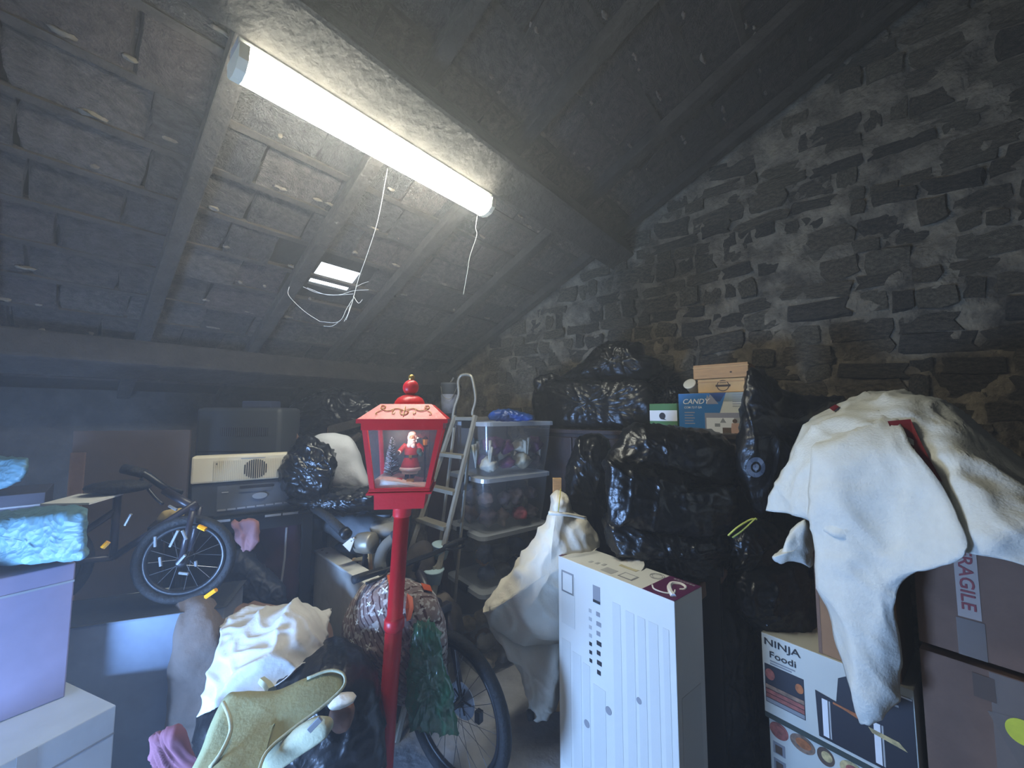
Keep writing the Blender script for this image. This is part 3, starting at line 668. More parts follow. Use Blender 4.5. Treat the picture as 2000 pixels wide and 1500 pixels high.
# paint bucket on a dark trunk
tr_c = P(850, 830, 3.42); tk = thing('storage_chest', 'tall dark trunk behind the clear bins and stepladder', 'trunk', (tr_c.x+.33, 3.65, 0))
mk('trunk_body', *abox(tr_c.x-.05, tr_c.x+.62, 3.40, 3.85, 0, 1.60, .01), m_dkwood, tk)
mk('trunk_lid', *abox(tr_c.x-.06, tr_c.x+.63, 3.39, 3.86, 1.60, 1.62, .005), m_dkwood, tk)
pb = P(877, 813, 3.55); pb.z = 1.622
pk = thing('paint_bucket', 'grey paint bucket with a pale label on the dark trunk', 'bucket', pb)
mk('bucket_body', *latheg([(.064, 0), (.074, .29), (.078, .295), (.078, .31), (.07, .315)], pb, seg=20), m_mgrey, pk, True)
mk('bucket_label', *latheg([(.0668, .04), (.0738, .21), (.0735, .21), (.066, .04)], pb, seg=20), mat('bucket_label_print', (150, 156, 178), .5, var=.2, vs=20), pk, True)
mk('bucket_handle', *tubeg([pb+Vector((-.075, -.02, .28)), pb+Vector((-.04, -.09, .19)), pb+Vector((.03, -.09, .17)), pb+Vector((.075, -.02, .28))], .003, 5, 5), m_alu, pk, True)
mk('brush_handle', *tubeg([pb+Vector((.0, 0, .30)), pb+Vector((.04, -.02, .36))], .008, 6), m_alu, pk)
# ------------------------------------------------------------------ dark cabinet by the stone gable and what stands on it
cab = thing('cabinet', 'dark wooden cabinet against the stone gable under black bags', 'cabinet', RM(2.8, -1.2, 0))
CT = 1.54
mk('cabinet_body', *boxg(RM(2.58, -2.0, 0), RD*.5, SD*1.68, ZZ*(CT-.03), .004), m_dkwood, cab)
mk('cabinet_top', *boxg(RM(2.55, -2.02, CT-.03), RD*.54, SD*1.72, ZZ*.03, .004), m_dkwood, cab)
for i in range(4):
    d = mk('cabinet_door', *boxg(RM(2.565, -1.98+i*.415, .1), RD*.015, SD*.405, ZZ*(CT-.16), .004), m_dkwood, cab)
    mk('door_knob', *ballg(RM(2.55, -1.94+i*.415+(.33 if i % 2 == 0 else 0), .9), .014, 10, 6), m_gold, d, True)
def bag(pts, Y, T, label, amp=.028, fr=7, seed=0, m=None, parent=None, **kw):
    kw.setdefault('n', 14); kw.setdefault('rings', 26)
    return lump('black_bag', pts, Y, T, m or m_bag, parent, label, 'bag', 'black plastic bags', seed=seed, amp=amp*.6, fr=fr, **kw)
bag([(1043, 765), (1052, 748), (1100, 741), (1180, 741), (1258, 743), (1274, 765), (1277, 812), (1262, 836), (1200, 838), (1120, 838), (1050, 834), (1040, 800)], 3.08, .19, 'boxy case wrapped in black plastic on the cabinet, beside the bins', seed=1, pw=4, amp=.022, dY=2.80)
b2 = bag([(1092, 744), (1128, 716), (1160, 684), (1188, 668), (1225, 670), (1254, 672), (1258, 694), (1290, 706), (1283, 735), (1240, 748), (1150, 748)], 3.06, .17, 'black bag slumped on top of the wrapped case, highest of the pile', seed=2, dY=2.80)
bag([(1044, 760), (1042, 742), (1060, 731), (1085, 730), (1100, 745), (1095, 765), (1060, 770)], 3.32, .06, 'small round black bag behind the wrapped case', seed=3, n=6, rings=12)
bag([(1268, 802), (1272, 776), (1290, 770), (1302, 760), (1335, 756), (1350, 772), (1356, 796), (1330, 830), (1280, 830)], 2.86, .06, 'fuzzy black bundle behind the small green box', amp=.05, fr=14, seed=4)
# triangle mark on the bag edge
rc = [P(1263+a, 783+b, 2.85) for a, b in ((0, 0), (4, -7), (9, 0))]
mk('recycling_mark', *join(*[tubeg([rc[i], rc[(i+1) % 3]], .0016, 5) for i in range(3)]), m_grey, b2) if False else None
def cbox(name, label, px0, px1, r, z0, z1, depth, m, nm='carton_body', cat='box', turn=0.0):
    def sof(px): u = (px-1000)/F; Y = r/(u*RX+RY); return u*Y*RY-Y*RX
    s0, s1 = sof(px0), sof(px1); c = RM(r, s0, z0); x = SD.copy(); dpt = RD.copy()
    t = thing(name, label, cat, c+x*(s1-s0)/2)
    body = mk(nm, *boxg(c, x*(s1-s0), dpt*depth, ZZ*(z1-z0), .003), m, t)
    return t, Face(c, x, ZZ), s1-s0, z1-z0, body
m_blue = mat('print_blue', (12, 112, 178), .45, var=.06, vs=3); m_navy = mat('print_navy', (10, 58, 118), .45); m_lav = mat('print_lavender', (150, 150, 166), .5)
m_stone_p = mat('print_stone_grey', (156, 160, 148), .5); m_brownp = mat('print_brown', (92, 72, 58), .6); m_pinkp = mat('print_skin', (200, 160, 140), .6)
t, f, wd, hh, _ = cbox('appliance_carton', 'blue and white appliance carton with a kitchen photo on the cabinet', 1325, 1472, 2.60, CT, 1.782, .30, mat('carton_white', (218, 216, 204), .5))
f.quad('blue_panel', .001, wd*.42, .001, hh-.001, m_blue, t); f.poly('blue_slant', [(wd*.36, hh*.45), (wd*.56, hh*.45), (wd*.66, hh-.001), (wd*.36, hh-.001)], m_blue, t, .0016)
f.poly('navy_slant', [(wd*.50, hh*.78), (wd*.58, hh*.78), (wd*.66, hh-.001), (wd*.44, hh-.001)], m_navy, t, .002)
f.poly('white_spike', [(wd*.40, hh*.72), (wd*.56, hh*.72), (wd*.45, hh*.97), (wd*.43, hh*.88), (wd*.41, hh*.96), (wd*.40, hh*.88)], m_lav, t, .0024)
f.quad('grey_strip', wd*.62, wd*.999, hh*.78, hh-.001, m_stone_p, t)
for i in range(6): f.quad('print_line', wd*.74, wd*.96, hh*(.93-.055*i), hh*(.945-.055*i), m_grey2, t, .002)
f.quad('photo_panel', wd*.37, wd*.999, .001, hh*.5, m_lav, t, .0022); f.quad('photo_white', wd*.39, wd*.75, .001, hh*.38, m_pwhite, t, .0026); f.quad('photo_light', wd*.75, wd*.99, hh*.1, hh*.38, m_grey, t, .0026)
f.disc('photo_head', wd*.76, hh*.30, wd*.03, hh*.05, m_brownp, t, .0032); f.poly('photo_figure', [(wd*.70, .002), (wd*.84, .002), (wd*.81, hh*.25), (wd*.72, hh*.25)], m_pinkp, t, .003)
f.quad('photo_table', wd*.60, wd*.71, .002, hh*.14, m_brownp, t, .0032); f.poly('photo_lamp', [(wd*.57, hh*.26), (wd*.65, hh*.26), (wd*.61, hh*.38)], m_grey2, t, .003); f.quad('photo_appliance', wd*.5, wd*.57, hh*.16, hh*.24, m_grey2, t, .003)
f.text('brand_lettering', 'CANDY', wd*.07, hh*.73, wd*.38, hh*.13, m_pwhite, t, .003, shear=.25); f.text('model_lettering', 'COM 7217 GA', wd*.085, hh*.615, wd*.25, hh*.055, m_pwhite, t, .003)
for i in range(5): f.quad('print_line', wd*.085, wd*(.23-.02*(i % 2)), hh*(.5-.07*i), hh*(.525-.07*i), m_lav, t, .002)
t, f, wd, hh, _ = cbox('wooden_box', 'pale wooden box with a round black stamp, under the other wooden box', 1364, 1466, 2.62, 1.784, 1.868, .24, m_woodc, 'box_body')
f.disc('stamp_ring', wd*.50, hh*.48, .034, .034, mat('stamp_ink', (70, 46, 26), .7), t, .0014, inner=.86); f.quad('stamp_bar', wd*.5-.04, wd*.5+.04, hh*.48-.006, hh*.48+.006, bpy.data.materials['stamp_ink'], t, .0018)
f.quad('stamp_text', wd*.5-.018, wd*.5+.018, hh*.66, hh*.70, bpy.data.materials['stamp_ink'], t, .0018)
mk('box_lid', *boxg(f.at(-.003, hh-.022)-f.n*-.002, f.x*(wd+.006), RD*.245, ZZ*.006), m_woodb, t)
t, f, wd, hh, _ = cbox('wooden_box', 'reddish wooden box topmost on the blue and white carton', 1356, 1464, 2.61, 1.870, 1.956, .24, m_woodb, 'box_body')
f.disc('knot', wd*.70, hh*.38, .006, .005, mat('wood_knot', (70, 40, 22), .7), t)
mk('box_lid', *boxg(f.at(-.003, hh-.020)+f.n*.002, f.x*(wd+.006), RD*.245, ZZ*.005), m_woodc, t)
# plastic tub rim beside the wooden boxes
tc_ = P(1352, 758, 2.62); tb_ = thing('plastic_tub', 'translucent plastic tub tipped beside the wooden boxes', 'tub', tc_-ZZ*.04)
mk('tub_wall', *latheg([(.028, -.05), (.036, .045), (.034, .045), (.026, -.05)], tc_, (-.5, -.45, .5), 18), clearmat('tub_plastic', (210, 205, 195), .4, .3, .06), tb_, True)
mk('tub_rim', *latheg([(.036, .04), (.041, .042), (.041, .048), (.035, .05)], tc_, (-.5, -.45, .5), 18), m_creamp, tb_, True)
t, f, wd, hh, _ = cbox('small_carton', 'small green carton with a white band on the cabinet', 1268, 1322, 2.60, CT, 1.722, .15, mat('carton_green', (72, 122, 66), .6, var=.08))
f.quad('white_band', .001, wd-.001, hh*.38, hh*.76, m_pwhite, t); f.disc('black_print', wd*.47, hh*.56, .020, .022, m_ink, t, .003); f.poly('print_tail', [(wd*.47, hh*.44), (wd*.62, hh*.42), (wd*.5, hh*.48)], m_ink, t, .003)
# ------------------------------------------------------------------ black bags heaped before the cabinet
bag([(1124, 862), (1140, 850), (1178, 850), (1198, 900), (1192, 980), (1206, 1060), (1196, 1110), (1160, 1090), (1112, 985), (1106, 930)], 2.42, .13, 'narrow black bag hanging beside the dark cabinet door', seed=5, amp=.03)
bag([(1178, 905), (1205, 862), (1236, 828), (1280, 829), (1335, 833), (1385, 838), (1425, 862), (1440, 905), (1432, 955), (1340, 945), (1240, 930), (1195, 925)], 2.14, .24, 'thin black sheet stretched over the top of the heaped bags', seed=6, m=m_bag2, amp=.03)
bag([(1184, 900), (1200, 892), (1260, 900), (1335, 914), (1352, 940), (1430, 945), (1436, 1005), (1390, 1045), (1300, 1040), (1220, 1022), (1190, 1005)], 2.02, .2, 'shiny creased black bag, widest in the middle of the heap', seed=7, pw=3.4, amp=.03, fr=6)
bag([(1190, 1000), (1280, 1012), (1400, 1030), (1440, 1050), (1432, 1085), (1400, 1115), (1330, 1125), (1240, 1100), (1188, 1065)], 2.0, .19, 'crumpled black bag low in the heap above the black case', seed=8, amp=.034, fr=9)
cs = P(1195, 1068, 2.02); cs2 = P(1372, 1118, 1.86)
bk = thing('black_case', 'flat black case with a sharp corner behind the white carton', 'case', (cs.x+.2, 1.95, 0))
ctop = .93; mk('case_body', *boxg(Vector((cs.x+.03, 2.06, 0)), Vector((.40, -.24, 0)), Vector((.2, .33, 0)), ZZ*ctop, .012), m_black, bk); mk('case_lid', *boxg(Vector((cs.x+.022, 2.055, ctop)), Vector((.415, -.25, 0)), Vector((.205, .34, 0)), ZZ*.03, .006), m_blkmet, bk)
cb_ = [(1362, 1142), (1412, 1112), (1420, 1125), (1392, 1158), (1364, 1172)]
lump('card_offcut', cb_, 1.86, .012, m_cardk, label='torn brown card offcut beside the white carton', cat='cardboard', amp=.004, n=4, rings=4, pw=6)
bag([(1362, 1180), (1385, 1158), (1430, 1120), (1462, 1150), (1475, 1230), (1470, 1330), (1486, 1450), (1480, 1540), (1360, 1540), (1355, 1350)], 1.98, .14, 'tall black bag in the gap between the white carton and fryer carton', seed=9, m=m_bag2, amp=.03)
b10 = bag([(1422, 1075), (1430, 1030), (1470, 1012), (1520, 1030), (1545, 1070), (1535, 1115), (1470, 1125), (1430, 1108)], 1.92, .12, 'small black bag tied with a yellow ribbon', seed=10, amp=.03, fr=9)
rib = P(1430, 1055, 1.80)
mk('ribbon', *join(tubeg([P(1422, 1046, 1.8), P(1440, 1030, 1.79), P(1465, 1015, 1.8), P(1478, 1014, 1.8)], .004, 5, 4), tubeg([P(1430, 1050, 1.8), P(1450, 1036, 1.79), P(1476, 1012, 1.8)], .0035, 5, 4)), mat('yellow_ribbon', (196, 196, 90), .5), b10)
bag([(1438, 1130), (1460, 1100), (1520, 1088), (1575, 1098), (1600, 1140), (1600, 1260), (1560, 1262), (1500, 1250), (1468, 1215), (1440, 1180)], 1.88, .13, 'rounded black bag sitting on the fryer carton', seed=11, amp=.03, fr=8)
b11 = bag([(1458, 722), (1480, 716), (1505, 732), (1535, 762), (1600, 772), (1650, 780), (1620, 850), (1560, 930), (1520, 975), (1488, 1010), (1455, 965), (1440, 900), (1446, 800)], 2.02, .17, 'black bag with a round printed mark draped beside the fleece', seed=12, amp=.03, fr=6, m=m_bag2)
m_mark = mat('bag_print', (96, 104, 116), .6)
def ring_on(o, px, py, ro, ri, m, par, nm):
    V, Fc = [], []
    for i in range(24):
        for r in (ro, ri):
            l, n_ = hit(o, px+r*math.cos(i*math.pi/12), py+r*math.sin(i*math.pi/12)*1.1)
            if l is None: return
            V.append(l+n_*.004)
    for i in range(24): j = (i+1) % 24; Fc.append([2*i, 2*j, 2*j+1, 2*i+1])
    return mk(nm, V, Fc, m, par)
ring_on(b11, 1476, 912, 18, 10, m_mark, b11, 'round_print'); ring_on(b11, 1476, 912, 6, 1, m_mark, b11, 'round_print_centre')
# ------------------------------------------------------------------ printed appliance cartons, lower right
nb = Vector((1.075, 1.78, 0)); NW = .465
def rbox(name, label, c, w_, d_, z0, z1, m, cat='box', nm='carton_body'):
    """box whose long face runs along -BX from corner c"""
    t = thing(name, label, cat, c-BX*w_/2+AX*d_/2+ZZ*z0); mk(nm, *boxg(c+ZZ*z0, -BX*w_, AX*d_, ZZ*(z1-z0), .003), m, t)
    return t, Face(c+ZZ*z0, -BX, ZZ), w_, z1-z0
m_ncard = mat('fryer_carton', (205, 206, 196), .55, var=.03, vs=4); m_char = mat('print_charcoal', (32, 32, 42), .45); m_orange = mat('print_food_orange', (176, 104, 56), .6, var=.35, vs=40); m_food = mat('print_food', (140, 112, 92), .6, var=.5, vs=45)
m_greenp = mat('print_dark_green', (52, 62, 56), .6); m_food2 = mat('print_food_pale', (190, 170, 120), .6, var=.4, vs=40); m_foodr = mat('print_food_red', (150, 84, 74), .6, var=.4, vs=40)
t, f, wd, hh = rbox('fryer_carton', 'white carton printed with a black twin-drawer fryer', nb, NW, .36, .375, .716, m_ncard)
f.text('brand_lettering', 'NINJA', .012, hh-.052, .13, .036, m_ink, t, .0022); f.text('range_lettering', 'Foodi', .030, hh-.090, .094, .026, m_ink, t, .0022)
for i in range(2): f.quad('print_line', .03, .12-.012*i, hh-.106-.010*i, hh-.101-.010*i, m_grey2, t)
f.quad('picture_panel', .008, .148, .065, hh-.122, m_char, t); f.disc('picture_food', .028, hh-.16, .018, .022, m_foodr, t, .0026); f.disc('picture_food', .132, hh-.165, .014, .018, m_orange, t, .0026)
for i, mm in enumerate((m_food, m_brownp, m_foodr, m_grey2)): f.quad('picture_strip', .010, .146, .068+.018*i, .083+.018*i, (m_grey2, m_foodr, m_foodr, m_food)[i], t, .0024)
f.poly('fryer_print', [(.26, hh-.06), (.30, hh-.03), (NW-.004, hh-.03), (NW-.004, .035), (.19, .035), (.185, hh-.14), (.25, hh-.15)], m_char, t, .0024)
f.quad('fryer_screen', .30, .385, hh-.10, hh-.06, m_ink, t, .003); f.quad('fryer_button', .40, .425, hh-.075, hh-.068, m_grey, t, .003); f.quad('fryer_lid_line', .29, NW-.005, hh-.036, hh-.030, m_pwhite, t, .003)
for x in (.205, .355): f.quad('fryer_handle', x, x+.018, .045, hh-.16, m_pwhite, t, .003); f.quad('fryer_handle_line', x+.021, x+.026, .045, hh-.16, m_grey, t, .003)
f.poly('fryer_food', [(.24, hh-.155), (.31, hh-.16), (.33, hh-.18), (.27, hh-.165), (.24, hh-.162)], m_orange, t, .0034); f.poly('fryer_food', [(.34, hh-.185), (.42, hh-.19), (.44, hh-.21), (.35, hh-.20)], m_food2, t, .0034)
f.quad('base_band', .001, NW-.001, .001, .022, m_greenp, t)
t, f, wd, hh = rbox('grill_carton', 'white food-printed carton underneath the fryer carton', nb-BX*.012+AX*.008, .50, .36, 0, .373, m_ncard)
for i, (a0, a1, mm) in enumerate(((.002, .07, m_foodr), (.075, .16, m_food), (.165, .22, m_brownp), (.235, .31, m_food2), (.315, .42, m_food2))):
    f.disc('food_picture', (a0+a1)/2, hh-.035, (a1-a0)/2, .032, mm, t); f.disc('food_picture', (a0+a1)/2+.004, hh-.032, (a1-a0)/3.2, .018, (m_foodr, m_orange, m_food2, m_foodr, m_food)[i], t, .0026)
for i in range(4): f.quad('small_picture', .012, .055, hh-.13-.065*i, hh-.085-.065*i, m_grey2, t); f.quad('small_picture_subject', .02, .045, hh-.125-.065*i, hh-.095-.065*i, m_brownp, t, .0026)
f.quad('print_block', .17, .27, .05, hh-.10, mat('print_slate', (66, 80, 98), .6), t); f.poly('print_figure', [(.25, .05), (.33, .05), (.30, .18), (.31, hh-.08), (.28, hh-.08), (.275, .2)], m_char, t, .0026)
f.quad('print_dark_end', .38, .495, .03, hh-.09, m_food, t)
# ------------------------------------------------------------------ brown cartons on the right
t, f, wd, hh = rbox('tall_carton', 'narrow brown carton standing on the fryer carton under the fleece', nb-BX*.20+AX*.012, .235, .30, .717, 1.215, m_carton)
f.quad('carton_edge', .001, .012, .001, hh-.001, m_cardk, t)
sb = nb-BX*(NW+.022)+AX*.0
t, f, wd, hh = rbox('sticker_carton', 'brown carton with a yellow round sticker and clear tape', sb, .55, .42, .36, .865, m_cardk)
f.disc('yellow_sticker', .205, hh-.145, .033, .036, mat('sticker_yellow', (216, 216, 60), .5, var=.1, vs=20), t, .0036); m_tape = clearmat('clear_parcel_tape', (190, 176, 165), .55, .2, .1)
f.quad('tape_strip', .15, .215, .10, hh-.002, m_tape, t, .002); f.poly('tape_patch', [(.14, hh-.12), (.19, hh-.11), (.25, hh-.22), (.20, hh-.26)], m_tape, t, .003); f.quad('dark_tape', .115, .16, hh-.09, hh-.02, m_brownp, t, .0028)
t, f, wd, hh = rbox('fragile_carton', 'brown carton sealed with red FRAGILE tape under the fleece', sb+AX*.008, .56, .40, .885, 1.30, m_cardk)
f.quad('fragile_tape', .095, .145, .12, hh-.01, mat('tape_white', (176, 158, 146), .5), t, .002)
mk('fragile_lettering', *textg('FRAGILE', f.at(.104, .335, .004), -f.y, f.x, .19, .032), mat('tape_red', (140, 28, 34), .5), t); f.quad('tape_strip', .09, .15, .001, .115, m_tape, t, .003)
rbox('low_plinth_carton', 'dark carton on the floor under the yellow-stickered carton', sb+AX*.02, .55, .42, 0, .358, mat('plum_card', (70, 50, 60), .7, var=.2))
t, f, wd, hh = rbox('blue_folder', 'upright blue folder leaning at the foot of the brown cartons', sb-BX*.05-AX*.035, .06, .02, 0, .30, mat('folder_blue', (70, 104, 134), .5)); f.quad('folder_spine', .02, .04, .05, .25, m_grey, t)
# ------------------------------------------------------------------ white fleece over the cartons
fl_ = thing('fleece_sheet', 'large white fleece sheet draped over the brown cartons', 'cloth', P(1700, 1100, 1.5))
FR = [[(1592, 830, 1.98), (1632, 800, 1.98), (1692, 766, 1.95), (1760, 766, 1.85), (1855, 796, 1.72), (1925, 850, 1.55), (2060, 950, 1.36)],
      [(1570, 828, 1.80), (1620, 806, 1.72), (1690, 784, 1.66), (1768, 778, 1.56), (1832, 800, 1.48), (1910, 860, 1.34), (2070, 990, 1.18)],
      [(1545, 880, 1.76), (1584, 866, 1.60), (1650, 858, 1.52), (1740, 850, 1.43), (1816, 870, 1.36), (1900, 940, 1.20), (2090, 1040, 1.06)],
      [(1512, 950, 1.77), (1566, 945, 1.60), (1640, 955, 1.47), (1735, 960, 1.38), (1832, 970, 1.30), (1895, 1020, 1.16), (2090, 1085, 1.03)],
      [(1497, 998, 1.78), (1560, 1008, 1.62), (1640, 1050, 1.44), (1730, 1062, 1.36), (1815, 1072, 1.29), (1890, 1078, 1.17), (2040, 1112, 1.04)]]
d1 = sheet('drape', FR, m_fleece, fl_, n=11, amp=.03, fr=4.5, seed=3, fn=drapefn)
TL = [[(1602, 832, 1.70), (1655, 815, 1.62), (1705, 806, 1.56), (1748, 806, 1.50)],
      [(1590, 880, 1.565), (1650, 872, 1.475), (1715, 866, 1.40), (1782, 872, 1.33)],
      [(1580, 955, 1.545), (1645, 958, 1.435), (1740, 962, 1.345), (1846, 955, 1.235)],
      [(1584, 1025, 1.53), (1645, 1045, 1.42), (1745, 1055, 1.33), (1888, 1060, 1.14)],
      [(1588, 1070, 1.52), (1645, 1090, 1.41), (1735, 1100, 1.33), (1862, 1098, 1.17)],
      [(1597, 1130, 1.51), (1648, 1140, 1.405), (1715, 1145, 1.335), (1770, 1130, 1.29)],
      [(1612, 1190, 1.50), (1656, 1200, 1.395), (1710, 1200, 1.335), (1748, 1185, 1.31)],
      [(1628, 1248, 1.48), (1664, 1260, 1.385), (1714, 1258, 1.33), (1760, 1245, 1.32)],
      [(1645, 1305, 1.46), (1670, 1322, 1.37), (1715, 1320, 1.33), (1762, 1312, 1.33)],
      [(1668, 1375, 1.42), (1682, 1385, 1.36), (1712, 1374, 1.33), (1750, 1362, 1.34)],
      [(1682, 1412, 1.41), (1688, 1414, 1.38), (1694, 1414, 1.36), (1702, 1408, 1.36)]]
sheet('hanging_corner', TL, m_fleece, fl_, n=7, amp=.022, fr=6, seed=6, fn=drapefn)
lump('gathered_corner', [(1560, 1015), (1578, 1012), (1588, 1040), (1590, 1080), (1586, 1110), (1560, 1100), (1520, 1096), (1508, 1086), (1528, 1075), (1535, 1045)], 1.6, .05, m_fleece, fl_, amp=.022, fr=14, fn=fold, seed=4)
patch('red_lining', d1, [(1735, 826), (1780, 822), (1798, 862), (1820, 905), (1842, 944), (1806, 925), (1775, 890), (1750, 860)], mat('red_felt', (120, 14, 26), .8), fl_, .012, 'dark red lining showing in a gap of the white fleece')
patch('red_lining', d1, [(1622, 800), (1634, 793), (1640, 797), (1630, 806)], bpy.data.materials['red_felt'], fl_, .01)
# ------------------------------------------------------------------ cream covered thing in the middle
cc = thing('cream_cover', 'tied cream cloth cover hanging over a tall object beside the white carton', 'cloth', P(1060, 1405, 2.05))
lump('hood', [(1070, 1010), (1082, 968), (1094, 962), (1108, 972), (1118, 998), (1150, 1010), (1168, 1040), (1176, 1062), (1150, 1075), (1120, 1150), (1100, 1240), (1040, 1248), (985, 1235), (946, 1196), (944, 1184), (985, 1140), (1030, 1075)], 2.14, .16, m_cream, cc, amp=.032, fr=6, fn=drapefn, seed=2, n=10, rings=24)
lump('skirt', [(955, 1205), (1030, 1215), (1110, 1210), (1106, 1300), (1094, 1370), (1070, 1395), (1052, 1398), (1038, 1382), (1020, 1320), (1000, 1275), (975, 1245)], 2.18, .10, m_cream, cc, amp=.03, fr=8, fn=drapefn, seed=3, n=8, rings=14)
for a, b in (((1086, 968), (1096, 1000)),): mk('tie_cord', *tubeg([P(1095, 955, 2.09), P(1092, 985, 1.97), P(1090, 1003, 1.98)], .0025, 5, 4), mat('yellow_cord', (190, 178, 80), .6), cc)
mk('twisted_neck', *tubeg([P(1072, 1002, 1.99), P(1095, 1004, 1.97), P(1115, 1006, 1.99), P(1145, 1012, 2.03)], [.010, .008], 8, 4), m_cream, cc, True)
for q in ((1036, 1396, 2.12),): mk('caster', *latheg([(.001, -.012), (.024, -.012), (.026, 0), (.024, .012), (.001, .012)], P(*q), (.9, .4, 0), 14), m_rub, cc, True)
sl = thing('wooden_lath', 'upright wooden lath behind the cream cover', 'lath', (P(1088, 940, 2.33).x, 2.33, 0))
lp = P(1080, 936, 2.33); mk('lath_body', *boxg(Vector((lp.x, 2.33, 0)), (.05, 0, 0), (0, .03, 0), (.0, 0, lp.z), .003), m_woodb, sl); mk('lath_end', *boxg(Vector((lp.x, 2.33, lp.z)), (.05, 0, 0), (0, .03, 0), (0, 0, .004)), m_woodc, sl)
# ------------------------------------------------------------------ bicycle wheel, handlebar and frame (front bike)
fw = Vector((.80, -.60, 0)); sd = Vector((.60, .80, 0))        # forward, its left hand side
ax0 = Vector((-.265, 1.90, .325)); RW = .325
bk1 = thing('bicycle', 'bicycle with a black tyre and disc wheel, half hidden under a patterned cover', 'bicycle', (ax0.x, ax0.y, 0))
m_spoke = mat('spoke_steel', (120, 122, 126), .35, metal=.6); m_frm = mat('bike_frame', (40, 36, 44), .4)
def torusg(c, R, r, ax, seg=48, ts=10):
    ax = ax.normalized(); a = ax.cross(ZZ).normalized(); b = ax.cross(a); V, Fc = [], []
    for i in range(seg):
        an = 2*math.pi*i/seg; d = a*math.cos(an)+b*math.sin(an)
        for k in range(ts): t = 2*math.pi*k/ts; V.append(c+d*(R+r*math.cos(t))+ax*r*math.sin(t))
    for i in range(seg):
        for k in range(ts): Fc.append([i*ts+k, i*ts+(k+1) % ts, ((i+1) % seg)*ts+(k+1) % ts, ((i+1) % seg)*ts+k])
    return V, Fc
def wheel(c, R, ax, root, tyre=.026, spokes=28, disc=True):
    w_ = mk('tyre', *torusg(c, R-tyre, tyre, ax), m_rub, root, True)
    mk('rim', *torusg(c, R-tyre*2-.008, .012, ax, 48, 6), m_blkmet, root, True)
    mk('hub', *latheg([(.012, -.05), (.022, -.045), (.022, -.035), (.014, -.03), (.014, .03), (.022, .035), (.022, .045), (.012, .05)], c, ax, 14), m_blkmet, root, True)
    a = ax.cross(ZZ).normalized(); b = ax.cross(a)
    for i in range(spokes):
        an = 2*math.pi*i/spokes; d = a*math.cos(an)+b*math.sin(an); d2 = a*math.cos(an+(.5 if i % 4 < 2 else -.5))+b*math.sin(an+(.5 if i % 4 < 2 else -.5))
        mk('spoke', *tubeg([c+d2*.02+ax*(.035 if i % 2 else -.035), c+d*(R-tyre*2-.012)], .0013, 4), m_spoke, root)
    if disc:
        mk('brake_disc', *latheg([(.055, .052), (.08, .052), (.08, .054), (.055, .054)], c, ax, 30), m_silver, root)
        mk('disc_carrier', *join(*[tubeg([c+ax*.053, c+ax*.053+(a*math.cos(i*1.2566)+b*math.sin(i*1.2566))*.06], .005, 5) for i in range(5)]), m_blkmet, root)
wheel(ax0, RW, sd, bk1)
hbc = Vector((-.47, 2.05, .925))
crown = ax0-fw*.11+ZZ*.37
for sg in (-1, 1): mk('fork_leg', *tubeg([ax0+sd*sg*.06, crown+sd*sg*.055], [.014, .018], 10), m_frm, bk1, True)
mk('fork_crown', *boxg(crown-sd*.075-fw*.02, sd*.15, fw*.04, ZZ*.04, .008), m_frm, bk1)
mk('head_tube', *tubeg([crown, hbc-ZZ*.06], .022, 12), m_frm, bk1, True); mk('stem', *tubeg([hbc-ZZ*.06-fw*.03, hbc], .016, 10), m_blkmet, bk1, True)
mk('handlebar', *tubeg([hbc-sd*.33-fw*.03, hbc-sd*.12, hbc, hbc+sd*.12, hbc+sd*.33-fw*.03], .0125, 10, 4), m_blkmet, bk1, True)
for sg in (-1, 1):
    e = hbc+sd*sg*.33-fw*.03
    mk('grip', *tubeg([e+sd*sg*.01, e-sd*sg*.05, e-sd*sg*.13+fw*.008], [.0185, .0165], 12), m_rub, bk1, True)
    mk('brake_lever', *tubeg([e-sd*sg*.15+fw*.03, e-sd*sg*.10+fw*.055-ZZ*.01, e-sd*sg*.02+fw*.05-ZZ*.012], .006, 6, 4), m_blkmet, bk1, True)
bbk = ax0-fw*.62-ZZ*.04; sttop = ax0-fw*.80+ZZ*.42; rax = ax0-fw*1.04
for a, b, r in ((crown+ZZ*.06, bbk, .022), (hbc-ZZ*.12, sttop, .018), (bbk, sttop, .016), (bbk, rax, .011), (sttop, rax, .01)): mk('frame_tube', *tubeg([a, b], r, 10), m_frm, bk1, True)
mk('seat_post', *tubeg([sttop, sttop+ZZ*.12-fw*.04], .013, 8), m_blkmet, bk1, True)
sa = sttop+ZZ*.12-fw*.05; V, Fc = ballg((0, 0, 0), 1, 14, 8); mk('saddle', [sa+fw*v.x*.13+sd*v.y*(.065-.04*v.x)+ZZ*v.z*.03 for v in V], Fc, m_rub, bk1, True)
wheel(rax, RW, sd, bk1, spokes=20, disc=False)
mk('brake_caliper', *boxg(ax0+sd*.05+fw*.05-ZZ*.06+fw*.03, fw*.03, sd*.03, ZZ*.05, .005), m_blkmet, bk1)
